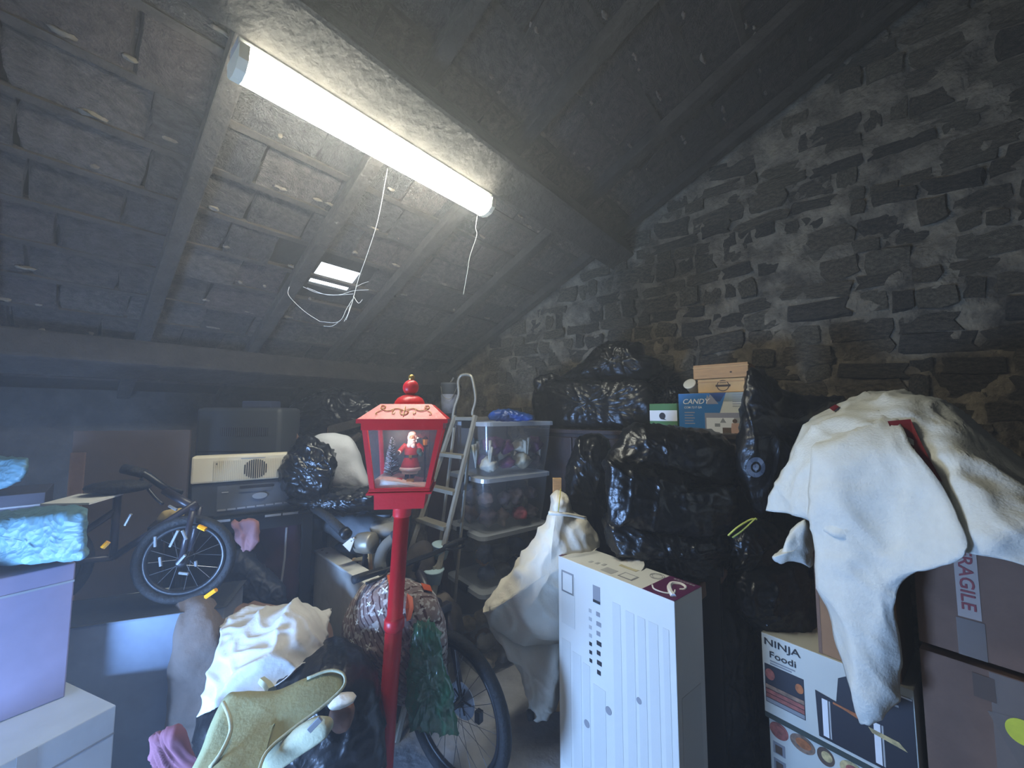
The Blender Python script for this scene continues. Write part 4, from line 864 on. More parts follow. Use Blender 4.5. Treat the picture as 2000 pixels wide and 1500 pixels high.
# patterned cover and green carrier bag hanging on it
def m_pattern():
    m = mat('patterned_fabric', (142, 124, 118), .9, var=.2, vs=14, bump=.2, bs=70); nt = m.node_tree; N = nt.nodes; L = nt.links; b = N['Principled BSDF']
    tc = [x for x in N if x.type == 'TEX_COORD'][0]
    src = b.inputs['Base Color'].links[0].from_socket
    n = N.new('ShaderNodeTexNoise'); n.inputs['Scale'].default_value = 46; n.inputs['Detail'].default_value = 2; L.new(tc.outputs['Object'], n.inputs['Vector'])
    r = N.new('ShaderNodeValToRGB'); r.color_ramp.elements[0].position = .55; r.color_ramp.elements[1].position = .60; L.new(n.outputs['Fac'], r.inputs[0])
    mp = N.new('ShaderNodeMapping'); mp.inputs['Rotation'].default_value = (.5, .5, .7); L.new(tc.outputs['Object'], mp.inputs[0])
    w_ = N.new('ShaderNodeTexWave'); w_.inputs['Scale'].default_value = 14; w_.inputs['Distortion'].default_value = 3; L.new(mp.outputs[0], w_.inputs['Vector'])
    r2_ = N.new('ShaderNodeValToRGB'); r2_.color_ramp.elements[0].position = .82; r2_.color_ramp.elements[1].position = .9; L.new(w_.outputs['Fac'], r2_.inputs[0])
    x = N.new('ShaderNodeMix'); x.data_type = 'RGBA'; L.new(r2_.outputs[0], x.inputs[0]); L.new(src, x.inputs[6]); x.inputs[7].default_value = (*C(78, 46, 46), 1)
    y = N.new('ShaderNodeMix'); y.data_type = 'RGBA'; L.new(r.outputs[0], y.inputs[0]); L.new(x.outputs[2], y.inputs[6]); y.inputs[7].default_value = (*C(196, 190, 182), 1)
    L.new(y.outputs[2], b.inputs['Base Color']); return m
m_org = mat('orange_trim', (214, 92, 40), .7)
cv = lump('patterned_cover', [(700, 1150), (735, 1132), (768, 1127), (800, 1138), (838, 1150), (862, 1175), (876, 1230), (878, 1290), (865, 1330), (820, 1355), (770, 1362), (715, 1330), (672, 1285), (662, 1240), (675, 1190)], 1.88, .16, m_pattern(), None, 'brown and white patterned padded cover with orange trim hung over the bicycle', 'cover', amp=.02, fr=7, fn=fold, seed=5)
for q in ([(795, 1160), (806, 1168), (808, 1190), (802, 1212), (794, 1215), (792, 1190)], [(820, 1143), (838, 1148), (842, 1160), (826, 1156)], [(756, 1128), (766, 1124), (768, 1144), (760, 1148)], [(868, 1240), (878, 1246), (882, 1272), (874, 1282)]):
    patch('orange_trim', cv, q, m_org, cv, .012)
for px, py, r in ((753, 1154, 9), (744, 1195, 8), (722, 1262, 9), (709, 1285, 8), (700, 1215, 6), (770, 1290, 7), (690, 1250, 6), (738, 1230, 6), (722, 1180, 6)):
    l, n_ = hit(cv, px, py)
    if l is None: continue
    a = n_.cross(ZZ).normalized(); b = a.cross(n_); s_ = r*1.6/770; l = l+n_*.008; g = []
    for k in range(4):
        an = k*math.pi/2+.4; d = a*math.cos(an)+b*math.sin(an); e = n_.cross(d)
        g.append(([l+e*s_*.05, l+d*s_*.6+e*s_*.22, l+d*s_, l+d*s_*.6-e*s_*.22, l-e*s_*.05], [[0, 1, 2, 3, 4]]))
    mk('flower_print', *join(*g), m_snow, cv)
m_grn = clearmat('green_polythene', (62, 150, 104), .30, .25, .12)
gb = lump('green_bag', [(806, 1225), (822, 1216), (842, 1217), (858, 1240), (872, 1300), (886, 1360), (893, 1425), (870, 1432), (850, 1425), (822, 1428), (802, 1410), (798, 1340), (800, 1270)], 1.69, .05, m_grn, None, 'green carrier bag hanging against the bicycle fork', 'bag', amp=.025, fr=11, seed=6, n=8)
# ------------------------------------------------------------------ left: white sheet, satchel, shoe, black bag
pn0, pn1 = Vector((-1.20, 2.47, 0)), Vector((-.705, 1.985, 0)); pd = (pn1-pn0); pnn = Vector((-pd.y, pd.x, 0)).normalized()
pnl = thing('white_panel_unit', 'dirty white slab cabinet standing on edge behind the handlebar grip', 'cabinet', (pn0+pn1)/2)
m_wpan = mat('dirty_white_panel', (196, 196, 190), .6, var=.12, vs=6); mk('slab', *boxg(pn0, pd, pnn*.085, ZZ*.815, .004), m_wpan, pnl); mk('top_edge', *boxg(pn0-pnn*.004+ZZ*.815, pd, pnn*.093, ZZ*.015, .004), m_wcart, pnl)
for a in (.06, .16): mk('screw_plug', *latheg([(.008, 0), (.008, .003)], pn0+pd*a+pnn*.03+ZZ*.829, seg=10), m_brownp, pnl)
b14 = bag([(405, 1360), (470, 1320), (560, 1290), (640, 1262), (695, 1274), (735, 1312), (748, 1380), (748, 1480), (730, 1560), (560, 1580), (420, 1560), (380, 1450)], 1.62, .26, 'big black refuse bag under the olive satchel in the foreground', seed=14, m=m_bag2, amp=.03, fr=6)
lump('brown_blanket', [(335, 1180), (360, 1160), (410, 1158), (440, 1190), (470, 1280), (450, 1400), (400, 1440), (330, 1420), (318, 1300)], 1.85, .2, mat('brown_wool', (104, 92, 84), .95, var=.15, vs=10, bump=.3), None, 'greyish brown blanket heaped left of the white sheet', 'blanket', amp=.04, fr=6, fn=fold, seed=8)
lump('storage_sack', [(420, 1220), (500, 1190), (600, 1190), (650, 1230), (650, 1350), (600, 1480), (450, 1500), (400, 1420)], 1.98, .2, m_cardk, None, 'dull brown sack buried under the crumpled white sheet', 'sack', amp=.03, fr=5)
WS = [[(425, 1212, 1.86), (470, 1192, 1.86), (520, 1185, 1.86), (585, 1174, 1.86), (645, 1195, 1.86)],
      [(432, 1235, 1.74), (475, 1222, 1.72), (525, 1205, 1.70), (590, 1192, 1.70), (642, 1215, 1.76)],
      [(424, 1260, 1.66), (475, 1255, 1.60), (530, 1250, 1.60), (590, 1240, 1.62), (640, 1262, 1.70)],
      [(408, 1305, 1.60), (460, 1300, 1.54), (525, 1295, 1.54), (580, 1290, 1.58), (622, 1285, 1.64)],
      [(396, 1350, 1.56), (440, 1345, 1.50), (500, 1335, 1.50), (555, 1325, 1.54), (600, 1305, 1.58)],
      [(386, 1400, 1.54), (425, 1382, 1.48), (480, 1362, 1.48), (530, 1345, 1.50), (580, 1318, 1.54)]]
sheet('white_sheet', WS, m_wht, None, 'crumpled white sheet thrown over the heap left of the lantern post', 'cloth', n=12, amp=.034, fr=6.5, seed=11, fn=lambda p, s, f: drapefn(Vector((p.x*.8+p.z*.6, p.y, p.z*.8-p.x*.6)), s, f))
m_olive = mat('olive_canvas', (148, 146, 104), .85, var=.08, vs=10, bump=.15, bs=90); m_olive2 = mat('pale_olive_canvas', (176, 176, 146), .85, var=.08, vs=8, bump=.15, bs=90)
sat = thing('satchel', 'olive canvas satchel with a rounded flap lying on the black bag', 'bag', P(520, 1450, 1.3))
fo = [(470, 1352), (505, 1352), (545, 1348), (600, 1325), (640, 1310), (665, 1313), (674, 1326), (668, 1345), (630, 1380), (570, 1425), (520, 1470), (490, 1530), (400, 1560), (365, 1530), (400, 1450), (440, 1365)]
fo3 = [(x, y, 1.44-.0012*(y-1310)) for x, y in fo]
lump('flap', fo3, 1.3, .022, m_olive, sat, amp=.012, fr=7, fn=fold, seed=4, pw=3, rings=10)
mk('piping', *tubeg([P(x, y, q-.012) for x, y, q in fo3[3:13]], .005, 6, 5), m_olive2, sat, True)
mk('fold_seam', *tubeg([P(436, 1372, 1.32), P(448, 1400, 1.28), P(450, 1430, 1.26), P(432, 1470, 1.22), P(410, 1500, 1.2)], .006, 6, 5), m_olive2, sat, True)
lump('pocket', [(560, 1440), (600, 1410), (640, 1400), (648, 1420), (620, 1445), (560, 1490), (510, 1530), (490, 1520), (520, 1475)], 1.27, .03, m_olive2, sat, amp=.008, fr=9, fn=fold, pw=3, rings=8, n=6)
bq = P(600, 1422, 1.23); mk('buckle', *boxg(bq, (.03, .01, .028), (.012, .0, -.012), (0, -.006, 0), .002), m_silver, sat)
mk('strap', *tubeg([P(512, 1330, 1.48), P(524, 1340, 1.44), P(530, 1350, 1.42)], [.014, .016], 6), m_olive2, sat)
sh = thing('shoe', 'brown shoe with a white sole lying on its side by the lantern post', 'shoe', P(665, 1420, 1.42))
lump('upper', [(648, 1382), (670, 1376), (690, 1374), (690, 1395), (680, 1420), (655, 1428), (642, 1405)], 1.40, .035, mat('tan_leather', (126, 86, 64), .6), sh, amp=.006, n=5, rings=8); lump('sole', [(638, 1376), (650, 1366), (672, 1358), (694, 1357), (693, 1365), (672, 1375), (648, 1382)], 1.36, .03, m_snow, sh, amp=.002, n=5, rings=6)
lump('pink_cloth', [(298, 1446), (322, 1428), (350, 1436), (372, 1462), (398, 1490), (400, 1545), (340, 1560), (306, 1530), (290, 1490)], 1.34, .02, mat('pink_cotton', (120, 72, 86), .9), None, 'scrap of pink cloth beside the olive satchel', 'cloth', amp=.03, fr=12, fn=drapefn)
# ------------------------------------------------------------------ tall black table with the office machine
m_tglass = mat('smoked_glass', (26, 32, 38), .12, spec=.6)
TA, TB = P(288, 1026, 1.98), P(612, 990, 2.36); TZ = 1.10; TA.z = TB.z = TZ
tx = (TB-TA).normalized(); ty = Vector((-tx.y, tx.x, 0)); TW = (TB-TA).length
tab = thing('tall_table', 'tall black table with a smoked glass top and silver trim under the office machine', 'table', (TA+TB)/2-ZZ*TZ)
mk('glass_top', *boxg(TA-ZZ*.02, tx*TW, ty*.5, ZZ*.02, .003), m_tglass, tab); mk('apron', *boxg(TA+tx*.02+ty*.02-ZZ*.085, tx*(TW-.04), ty*.03, ZZ*.06), m_blkmet, tab)
for a, b in ((.0, .0), (TW-.055, 0), (0, .44), (TW-.055, .44)):
    q = TA+tx*a+ty*b-ZZ*TZ; mk('leg', *boxg(q, tx*.055, ty*.055, ZZ*(TZ-.02), .004), m_blkmet, tab)
for a in (.17, .255, TW-.24, TW-.155): mk('silver_trim', *boxg(TA+tx*a-ty*.004-ZZ*.016, tx*.078, ty*.004, ZZ*.012), m_silver, tab)
mk('lower_shelf', *boxg(TA+tx*.03+ty*.05-ZZ*.75, tx*(TW-.06), ty*.4, ZZ*.02), m_blkmet, tab)
MA = TA+tx*.155+ty*.05; MW = .525
om = thing('office_machine', 'grey office machine with a cream panel and round speaker grille', 'machine', MA+tx*MW/2)
mk('machine_body', *boxg(MA, tx*MW, ty*.36, ZZ*.185, .006), m_dkgrey, om); cpn = mk('cream_panel', *boxg(MA-tx*.006-ty*.012+ZZ*.186, tx*(MW+.02), ty*.10, ZZ*.142, .010), m_creamp, om)
fm = Face(MA-tx*.006-ty*.012+ZZ*.186, tx, ZZ)
for i in range(42): fm.quad('rib', .095+i*.0083, .098+i*.0083, .006, .115, mat('rib_shadow', (196, 186, 160), .6) if i == 0 else bpy.data.materials['rib_shadow'], cpn, .002)
for i in range(11):
    x = -.05+.1*i/10; hgt = math.sqrt(max(0, .057**2-x**2)); fm.quad('speaker_slot', .285+x-.0028, .285+x+.0028, .063-hgt*.93, .063+hgt*.93, m_ink, cpn, .0032)
fm.disc('screw', .108, .10, .003, .003, m_ink, cpn, .003); fm.quad('top_groove', .215, .33, .122, .126, m_grey, cpn, .002)
fg = Face(MA, tx, ZZ)
fg.quad('front_recess', .11, MW-.02, .03, .165, m_mgrey, om, .003); fg.quad('slot', .21, .37, .145, .158, m_ink, om, .006); fg.quad('slot_lip', .21, .36, .125, .143, m_mgrey, om, .008)
mk('pull_handle', *prism([fg.at(.305+.036*math.cos(i*math.pi/12)*(1), .098+.017*math.sin(i*math.pi/12), .006) for i in range(24)], fg.n*.006), m_silver, om)
for i in range(9): fg.quad('vent_tab', .115+.044*i, .152+.044*i, .033+.001*i, .042+.001*i, m_grey2, om, .006)
fg.quad('side_button', .13, .16, .128, .133, m_grey, om, .006); fg.quad('side_button', .41, .44, .15, .155, m_grey, om, .006)
for i, a in enumerate((.02, MW-.1)): mk('foot', *boxg(MA+tx*a-ty*.004+ZZ*.0, tx*.08, ty*.05, ZZ*.012), m_black, om)
lump('yellow_duster', [(303, 1016), (318, 1000), (335, 995), (355, 996), (356, 1016), (335, 1022), (318, 1020)], 2.03, .04, mat('duster_yellow', (206, 178, 112), .9), None, 'crumpled yellow duster on the table edge left of the machine', 'cloth', amp=.014, fr=16, fn=fold, n=6, rings=8)
lump('pink_cloth', [(452, 1022), (470, 1018), (500, 1016), (508, 1050), (500, 1068), (484, 1078), (470, 1074), (462, 1050)], 2.06, .014, mat('dusky_pink_cotton', (140, 98, 98), .9), None, 'dusky pink cloth hanging under the table top', 'cloth', amp=.02, fr=14, fn=drapefn, n=6, rings=8)
lump('maroon_coat', [(500, 1012), (580, 1010), (590, 1060), (584, 1140), (570, 1180), (520, 1170), (480, 1150), (478, 1085), (500, 1050)], 2.42, .09, mat('maroon_wool', (62, 24, 40), .9, var=.2), None, 'maroon coat hanging under the table by the right leg', 'coat', amp=.02, fr=8, fn=fold)
mk('coat_piping', *tubeg([P(560, 1030, 2.3), P(556, 1090, 2.3), P(548, 1150, 2.3)], .006, 6), m_grey2, bpy.data.objects['maroon_coat'])
bag([(430, 1090), (470, 1070), (520, 1110), (560, 1150), (550, 1185), (480, 1195), (430, 1170)], 2.25, .12, 'limp dark bag under the table beside the maroon coat', seed=15, m=mat('navy_nylon', (34, 42, 60), .6, var=.2, bump=.2), amp=.03)
# black bag, white sack and black sheet right of the machine
c0 = P(560, 970, 2.44)
cr = thing('side_table', 'dark side table under the black bag right of the machine', 'table', (c0.x+.31, 2.7, 0))
mk('table_top', *abox(c0.x-.01, c0.x+.63, 2.45, 2.96, 1.015, 1.045, .004), m_blkmet, cr); mk('apron', *abox(c0.x+.02, c0.x+.6, 2.49, 2.92, .94, 1.014), m_dkwood, cr)
for a, b in ((.0, 2.46), (.59, 2.46), (0, 2.92), (.59, 2.92)): mk('leg', *abox(c0.x+a, c0.x+a+.035, b, b+.035, 0, .94), m_dkwood, cr)
bag([(546, 905), (556, 885), (580, 862), (602, 852), (622, 862), (648, 878), (660, 905), (652, 940), (640, 968), (600, 978), (565, 968), (548, 940)], 2.36, .15, 'round black bag beside the office machine', seed=16, amp=.03, fr=8)
lump('white_sack', [(592, 880), (615, 853), (650, 846), (682, 852), (700, 880), (708, 910), (722, 950), (690, 960), (640, 962), (600, 960)], 2.62, .13, mat('white_sacking', (206, 208, 214), .8, var=.06, vs=6, bump=.15), None, 'white woven sack behind the round black bag', 'sack', amp=.02, fr=7, fn=fold)
bag([(560, 975), (620, 955), (680, 952), (745, 955), (752, 985), (700, 1003), (640, 1000), (600, 990)], 2.36, .13, 'flat black plastic sheet under the white sack', seed=17, amp=.03, fr=10)
# ------------------------------------------------------------------ clutter behind the table and in the middle
vh = thing('air_heater', 'dark grey appliance with a long vent grille behind the office machine', 'heater', (P(460, 900, 2.85).x, 2.9, .95))
v0, v1 = P(378, 890, 2.78), P(545, 890, 2.78)
mk('heater_body', *abox(v0.x, v1.x, 2.78, 3.05, .95, 1.70, .03), m_dkgrey, vh, True); fv = Face((v0.x, 2.78, .95), (1, 0, 0), (0, 0, 1)); VW = v1.x-v0.x
fv.quad('grille', VW*.30, VW*.86, .55, .61, m_ink, vh, .003)
for i in range(22): fv.quad('grille_bar', VW*(.31+.0255*i), VW*(.316+.0255*i), .55, .61, m_mgrey, vh, .005)
fv.quad('panel_seam', VW*.05, VW*.95, .44, .447, m_black, vh, .003)
mk('blue_tray', *abox(v0.x+VW*.45, v0.x+VW*.80, 2.85, 2.98, 1.70, 1.75, .01), mat('dull_blue', (52, 62, 92), .6), vh)
ch = thing('old_chest', 'dark chest under the vented appliance behind the table', 'chest', (v0.x+.2, 3.0, 0)); mk('chest_body', *abox(v0.x-.1, v1.x+.15, 2.76, 3.2, 0, .92, .01), m_dkwood, ch); mk('chest_lid', *abox(v0.x-.12, v1.x+.17, 2.74, 3.22, .92, .948, .006), m_dkwood, ch)
h0, h1 = P(140, 880, 2.42), P(372, 830, 2.62)
hbd = thing('brown_board', 'large brown board standing behind the dark bicycle', 'board', (h0+h1)/2*1.0); hbd.location.z = 0; OFF[hbd.name].z = 0
hd = Vector((h1.x-h0.x, h1.y-h0.y, 0)); mk('board_panel', *boxg(Vector((h0.x, h0.y, 0)), hd, Vector((-hd.y, hd.x, 0)).normalized()*.03, ZZ*1.55, .004), mat('board_brown', (92, 78, 72), .8, var=.12, vs=4), hbd)
mk('board_stile', *boxg(Vector((h0.x, h0.y, 0))-Vector((-hd.y, hd.x, 0)).normalized()*.012, hd*.12, Vector((-hd.y, hd.x, 0)).normalized()*.012, ZZ*1.42, .003), m_cardk, hbd)
# dark bicycle in the left background, on a blanket-covered stand
bx0 = P(362, 1092, 1.84); w2 = Vector((-.93, -.36, 0)); s2 = Vector((.36, -.93, 0))
bk2 = thing('small_bicycle', 'small dark bicycle with amber reflectors in front of the black table', 'bicycle', (bx0.x, bx0.y, bx0.z-.2))
wheel(bx0, .195, s2, bk2, tyre=.02, spokes=16, disc=False)
hc = P(322, 958, 1.86); cr2 = bx0-w2*.03+ZZ*.22
for sg in (-1, 1): mk('fork_leg', *tubeg([bx0+s2*sg*.05, cr2+s2*sg*.045], .012, 8), m_frm, bk2, True)
mk('steering_tube', *tubeg([cr2, hc], .018, 10), m_frm, bk2, True)
mk('handlebar', *tubeg([P(245, 916, 1.80), P(280, 924, 1.82), P(322, 952, 1.86), P(352, 962, 1.95)], .015, 10, 4), m_blkmet, bk2, True)
mk('grip', *tubeg([P(240, 915, 1.80), P(282, 925, 1.82)], .021, 10), m_rub, bk2, True)
mk('brake_lever', *tubeg([P(275, 935, 1.80), P(300, 968, 1.80), P(318, 985, 1.80)], .007, 6, 4), m_blkmet, bk2, True)
rb2 = bx0+Vector((-.50, -.16, .03)); wheel(rb2, .195, s2, bk2, tyre=.02, spokes=16, disc=False)
mid2 = bx0.lerp(rb2, .5)+ZZ*.02
for a, b in ((cr2+ZZ*.03, mid2), (mid2, rb2), (mid2, mid2+ZZ*.28), (mid2+ZZ*.2, rb2)): mk('frame_tube', *tubeg([a, b], .014, 8), m_frm, bk2, True)
sa = mid2+ZZ*.30; V, Fc = ballg((0, 0, 0), 1, 12, 8); mk('saddle', [sa+w2*v.x*.12+s2*v.y*.06+ZZ*v.z*.03 for v in V], Fc, m_rub, bk2, True)
for i, (a, b) in enumerate((((200, 1070, 1.55), (212, 1058, 1.56)), ((402, 1166, 1.66), (422, 1152, 1.66)), ((388, 1028, 1.72), (402, 1034, 1.72)))):
    mk('amber_reflector', *tubeg([P(*a), P(*b)], .009, 6), m_amber, bk2)
for (a, b) in (((303, 1048), (303, 1068)), ((332, 1068), (348, 1036)), ((356, 1036), (364, 1054)), ((312, 1088), (314, 1106)), ((346, 1102), (362, 1084)), ((382, 1096), (383, 1106)), ((350, 1119), (368, 1121)), ((244, 1026), (256, 1004)), ((330, 988), (345, 996))):
    mk('reflective_strip', *tubeg([P(a[0], a[1], 1.72), P(b[0], b[1], 1.72)], .0055, 6), m_silver, bk2)
bst = thing('plinth_box', 'low box carrying the small dark bicycle', 'box', (bx0.x-.25, bx0.y-.05, 0)); mk('plinth_body', *boxg(bx0-Vector((.75, .36, 0))-ZZ*(bx0.z), (.95, .34, 0), (-.1, .28, 0), ZZ*(bx0.z-.197), .01), mat('slate_card', (120, 132, 150), .85, var=.12), bst); mk('plinth_lid', *boxg(bx0-Vector((.76, .365, 0))-ZZ*.2, (.97, .345, 0), (-.1, .285, 0), ZZ*.003), m_dkgrey, bst)
# teal wrapped parcels and cartons at the far left
m_teal = mat('teal_bubble_wrap', (86, 120, 130), .55, var=.12, vs=14, vor=.25, vors=45)
def qbox(name, label, px0, px1, Y0, Y1, z0, z1, d, m, cat='box', nm='carton_body', bev=.004):
    a, b = P(px0, 900, Y0), P(px1, 900, Y1); x = Vector((b.x-a.x, b.y-a.y, 0)); y = Vector((-x.y, x.x, 0)).normalized()*d; c = Vector((a.x, a.y, z0))
    t = thing(name, label, cat, c+x/2+y/2); mk(nm, *boxg(c, x, y, ZZ*(z1-z0), bev), m, t); return t, Face(c, x, ZZ), x.length, z1-z0, c, x, y
t, f, w_, h_, c, x, y = qbox('left_carton', 'mauve-grey carton under the big teal parcel', -130, 165, 1.28, 1.56, .60, 1.085, .42, mat('mauve_card', (128, 118, 140), .8, var=.08))
f.quad('carton_seam', .0, w_, h_-.07, h_-.062, m_grey2, t)
lump('teal_parcel', [(-60, 1010), (0, 1004), (80, 994), (160, 990), (170, 1010), (172, 1060), (168, 1082), (120, 1090), (50, 1096), (-40, 1100), (-90, 1090), (-90, 1020)], 1.52, .13, m_teal, None, 'big parcel in teal bubble wrap on the mauve-grey carton', 'parcel', amp=.012, fr=9, pw=5)
t2 = P(75, 990, 1.6); mk('paper_slip', *boxg(P(78, 988, 1.62), P(174, 986, 1.62)-P(78, 988, 1.62), (0, .14, .012), (0, 0, .008)), m_wcart, bpy.data.objects['teal_parcel'])
t, f, w_, h_, c, x, y = qbox('rear_carton', 'dark carton behind the big teal parcel', -60, 95, 1.74, 1.90, 0, 1.285, .35, mat('dark_card', (66, 66, 76), .85, var=.1)); f.quad('carton_seam', 0, w_, h_-.06, h_-.052, m_grey2, t)  # even dark grey card colour
lump('teal_parcel', [(-60, 900), (-10, 892), (40, 893), (57, 898), (50, 925), (30, 942), (0, 953), (-60, 955)], 1.84, .09, m_teal, None, 'smaller teal bubble-wrapped parcel on the dark rear carton', 'parcel', amp=.01, fr=10, pw=4)
t, f, w_, h_, c, x, y = qbox('base_carton', 'pale blue-white carton on the floor in the near left corner', -110, 262, 1.12, 1.52, 0, .598, .48, mat('pale_card', (186, 196, 206), .7, var=.06)); f.quad('carton_seam', 0, w_, .50, .506, m_grey2, t); f.quad('parcel_tape', w_*.45, w_*.55, 0, h_, m_grey, t)
t, f, w_, h_, c, x, y = qbox('white_board', 'white board leaning between the table legs', 255, 345, 1.92, 2.0, 0, .80, .025, m_wpan, 'board', 'board_panel'); f.quad('board_edge', 0, .02, 0, h_, m_grey, t)
# stool, pot, hose, tag and other bits in the middle
stl = P(752, 1032, 2.35); ss = thing('round_stool', 'grey round-topped stool behind the white slab cabinet', 'stool', (stl.x, stl.y, 0))
mk('seat', *latheg([(.02, -.05), (.07, -.02), (.085, 0), (.08, .02), (.02, .03)], stl, (.1, -.1, 1), 22), mat('stool_grey', (134, 134, 132), .6), ss, True)
mk('column', *tubeg([stl-ZZ*.04, Vector((stl.x, stl.y, .06))], .022, 10), m_blkmet, ss, True); mk('stool_base', *latheg([(.16, 0), (.16, .02), (.03, .06)], (stl.x, stl.y, 0), seg=20), m_blkmet, ss, True)
pt = P(714, 1060, 2.25); px_ = thing('metal_pot', 'dented grey metal pot on its side near the stool', 'pot', pt-ZZ*.06)
mk('pot_body', *latheg([(.03, -.06), (.052, -.045), (.058, 0), (.056, .045), (.05, .055)], pt, (.9, -.3, .1), 20), m_alu, px_, True); mk('pot_knob', *ballg(pt+Vector((-.055, -.03, .03)), .009), m_silver, px_, True)
pst = thing('pot_stand', 'dark three-legged stand under the metal pot', 'stand', (pt.x, pt.y, 0))
for k in range(3): mk('leg', *tubeg([pt-ZZ*.055, Vector((pt.x+.12*math.cos(k*2.1+.4), pt.y+.12*math.sin(k*2.1+.4), 0))], .012, 6), m_blkmet, pst)
mk('stand_ring', *torusg(pt-ZZ*.062, .04, .006, ZZ, 20, 6), m_blkmet, pst, True)
hs = thing('grey_hose', 'thick grey corrugated hose arching behind the red post', 'hose', (P(750, 1130, 2.2).x, 2.2, 0))
hp = [P(772, 1050, 2.25), P(752, 1068, 2.22), P(742, 1095, 2.2), P(744, 1135, 2.2), Vector((P(744, 1135, 2.2).x, 2.2, .2)), Vector((P(740, 1135, 2.2).x-.05, 2.2, .035))]
mk('hose_body', *tubeg(hp, .032, 12, 6), mat('hose_grey', (110, 112, 110), .7), hs, True); mk('hose_collar', *tubeg([hp[0]-Vector((.005, 0, 0)), hp[0]+Vector((.03, 0, .02))], .038, 12), m_dkgrey, hs, True)
gd = thing('white_card_tag', 'white triangular card wedged above the white slab cabinet', 'card', P(682, 1078, 2.2)); mk('card', *prism([P(669, 1064, 2.2), P(685, 1051, 2.22), P(693, 1052, 2.22), P(683, 1078, 2.18)], (0, .006, 0)), m_wcart, gd); mk('tag_hole', *latheg([(.003, 0), (.003, .003)], P(686, 1057, 2.19), (0, 1, 0), 8), m_ink, gd)
wf_ = thing('wooden_trestle', 'small unpainted wooden frame behind the white slab cabinet', 'frame', P(705, 1100, 2.3))
mk('rail', *tubeg([P(690, 1095, 2.3), P(724, 1088, 2.25)], .012, 4), m_woodc, wf_); mk('upright', *tubeg([P(722, 1078, 2.25), P(726, 1150, 2.25)], .012, 4), m_woodc, wf_); mk('upright', *tubeg([P(692, 1090, 2.3), P(696, 1160, 2.3)], .012, 4), m_woodc, wf_)
m_tarp = mat('grey_tarpaulin', (96, 100, 104), .7, var=.12, vs=8, bump=.15)
lump('grey_tarpaulin', [(640, 1010), (700, 1000), (750, 1005), (790, 1000), (795, 1040), (740, 1060), (690, 1058), (650, 1045), (630, 1030)], 2.5, .14, m_tarp, None, 'grey tarpaulin folded below the flat black sheet', 'tarpaulin', amp=.03, fr=7, fn=fold)
bh = thing('bar_handle', 'black foam-covered bar sticking out right of the tall table', 'bar', P(615, 990, 2.3))
mk('bar', *tubeg([P(612, 992, 2.3), P(640, 1010, 2.2), P(672, 1040, 2.1)], [.02, .026], 12), m_rub, bh, True); mk('bar_cap', *tubeg([P(672, 1038, 2.1), P(678, 1045, 2.08)], .029, 12), m_black, bh, True)
lump('dark_bundle', [(800, 1080), (820, 1060), (845, 1075), (850, 1110), (858, 1150), (840, 1200), (800, 1200), (790, 1130)], 2.45, .14, mat('brown_dark_cloth', (58, 52, 48), .95, var=.3), None, 'dark bundle of cloth below the stepladder', 'bundle', amp=.04, fr=9, fn=fold)
lump('brown_bundle', [(770, 1180), (830, 1160), (880, 1170), (905, 1220), (890, 1290), (800, 1300), (760, 1250)], 2.35, .14, mat('grey_brown_cloth', (88, 80, 72), .95, var=.3), None, 'grey-brown bundle on the floor behind the bicycle wheel', 'bundle', amp=.04, fr=9, fn=fold)
for i, (q, lb_) in enumerate((((862, 1074, 2.42), 'pale blue tub lid stuck behind the stepladder leg'), ((848, 1124, 2.36), 'pale blue plastic tub low behind the stepladder leg'))):
    o_ = P(*q); tt_ = thing('plastic_tub', lb_, 'tub', o_-ZZ*.05)
    mk('tub_body', *latheg([(.035, -.05), (.055, .03), (.06, .035), (.05, .038)], o_, (.1*(1-i), -.1, 1), 16), mat('pale_blue_plastic_%d' % i, (160, 184, 192), .5), tt_, True); mk('tub_rim', *torusg(o_+ZZ*.035, .058, .004, ZZ, 20, 6), m_wcart, tt_, True)
# cardboard and timber leaning behind, dim under the eaves
for i, (a, b, Y, lab) in enumerate((((560, 830), (600, 900), 2.95, 'thin brown plank leaning behind the round black bag'), ((640, 850), (760, 818), 3.1, 'dim grey plank lying under the eaves'), ((660, 880), (705, 850), 2.9, 'short round timber lying behind the white sack'))):
    p0, p1 = P(*a, Y), P(*b, Y+.1); t = thing('plank', lab, 'plank', p0.lerp(p1, .5)); d = (p1-p0); n_ = Vector((-d.y, d.x, 0)).normalized()
    mk('board', *(boxg(p0, d, n_*.03, Vector((0, 0, .07)), .004) if i < 2 else tubeg([p0, p1], .03, 12)), m_batten if i else m_cardk, t); mk('board_end', *boxg(p0-d.normalized()*.004, d.normalized()*.004, n_*.028, Vector((0, 0, .06))), m_cardk, t)
bag([(560, 800), (600, 775), (650, 760), (700, 770), (740, 790), (750, 830), (690, 850), (600, 850), (560, 835)], 3.35, .2, 'dim black sheeting bundled under the eaves', seed=19, amp=.04, fr=8)
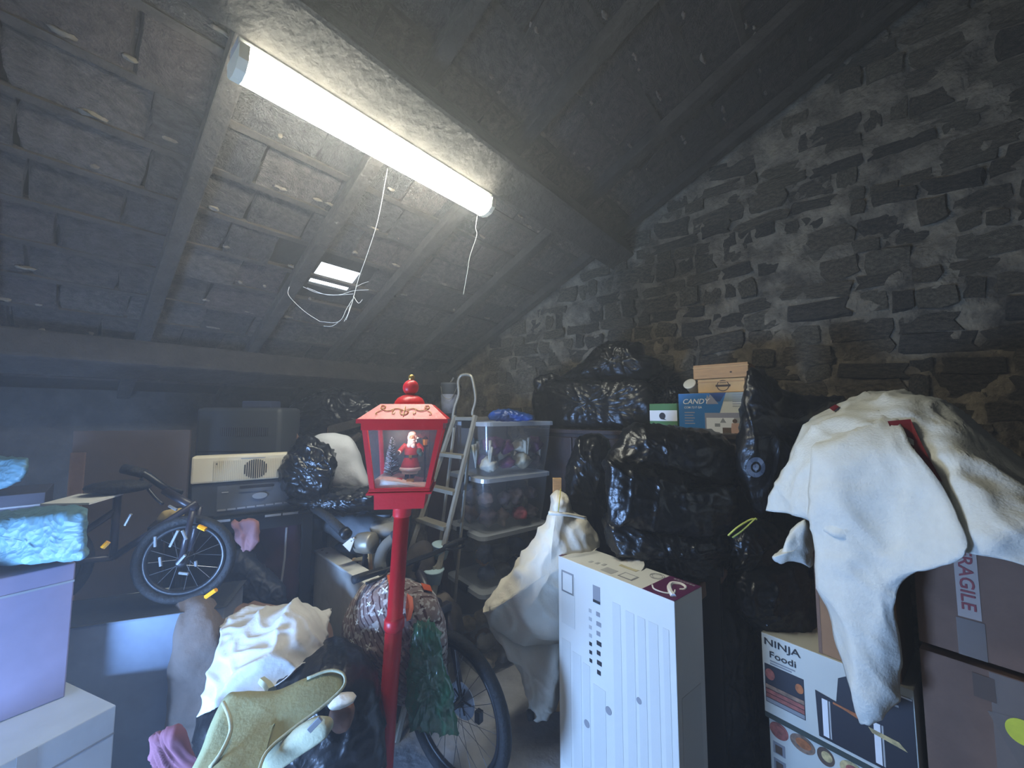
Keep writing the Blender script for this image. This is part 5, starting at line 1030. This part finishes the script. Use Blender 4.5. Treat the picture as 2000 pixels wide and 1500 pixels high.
# ------------------------------------------------------------------ cobwebs and hanging threads
m_web = mat('cobweb', (205, 208, 205), .8)
def thread(pts, label, r=.0012, group='hanging threads'):
    t = thing('cobweb_thread', label, 'cobweb', pts[-1], group); mk('strand', *tubeg(pts, r, 4, 5), m_web, t); return t
thread([P(748, -20, 1.75), P(757, 50, 1.78), P(766, 130, 1.8)], 'thin thread hanging from the roof above the strip light')
thread([P(757, 330, 2.0), P(738, 430, 2.1), P(716, 500, 2.2), P(700, 545, 2.25), P(688, 590, 2.25), P(676, 625, 2.25)], 'thin thread from the strip light down past the skylight', .0015)
thread([P(932, 422, 2.22), P(929, 445, 2.22), P(931, 460, 2.22), P(918, 500, 2.22), P(913, 530, 2.22), P(905, 575, 2.22)], 'crooked thread dangling from the far end of the strip light')
wbx = thing('cobweb', 'tattered cobweb hanging below the bright skylight', 'cobweb', P(660, 635, 2.3))
for pts in ([(688, 585), (676, 605), (668, 622), (655, 630), (625, 628)], [(684, 595), (680, 612), (672, 628)], [(660, 630), (648, 637), (632, 637)], [(625, 628), (600, 612), (580, 595), (563, 575), (565, 560)], [(592, 560), (620, 572), (660, 576), (690, 568), (720, 566)], [(600, 562), (640, 576), (690, 574)], [(695, 560), (710, 553), (720, 550)], [(690, 578), (700, 592), (708, 585)]):
    mk('strand', *tubeg([P(x, y, 2.28) for x, y in pts], .0013, 4, 4), m_web, wbx)
# ------------------------------------------------------------------ added haze volume imitating lens flare and lamp glow
if HAZE:
    hm = bpy.data.materials.new('glare_haze'); hm.use_nodes = True; nt = hm.node_tree; nt.nodes.remove(nt.nodes['Principled BSDF'])
    vsc = nt.nodes.new('ShaderNodeVolumeScatter'); vsc.inputs['Color'].default_value = (.93, .96, 1, 1); vsc.inputs['Density'].default_value = HAZE; vsc.inputs['Anisotropy'].default_value = .35
    nt.links.new(vsc.outputs[0], nt.nodes['Material Output'].inputs['Volume'])
    hz = mk('haze', *boxg(RM(BR-.6, -5.2, -.3), RD*(GR-BR+1.2), SD*8.8, ZZ*5.8), hm); hz['kind'] = 'stuff'; hz['label'] = 'faint haze added to imitate lens glare, filling the loft'; hz['category'] = 'haze'
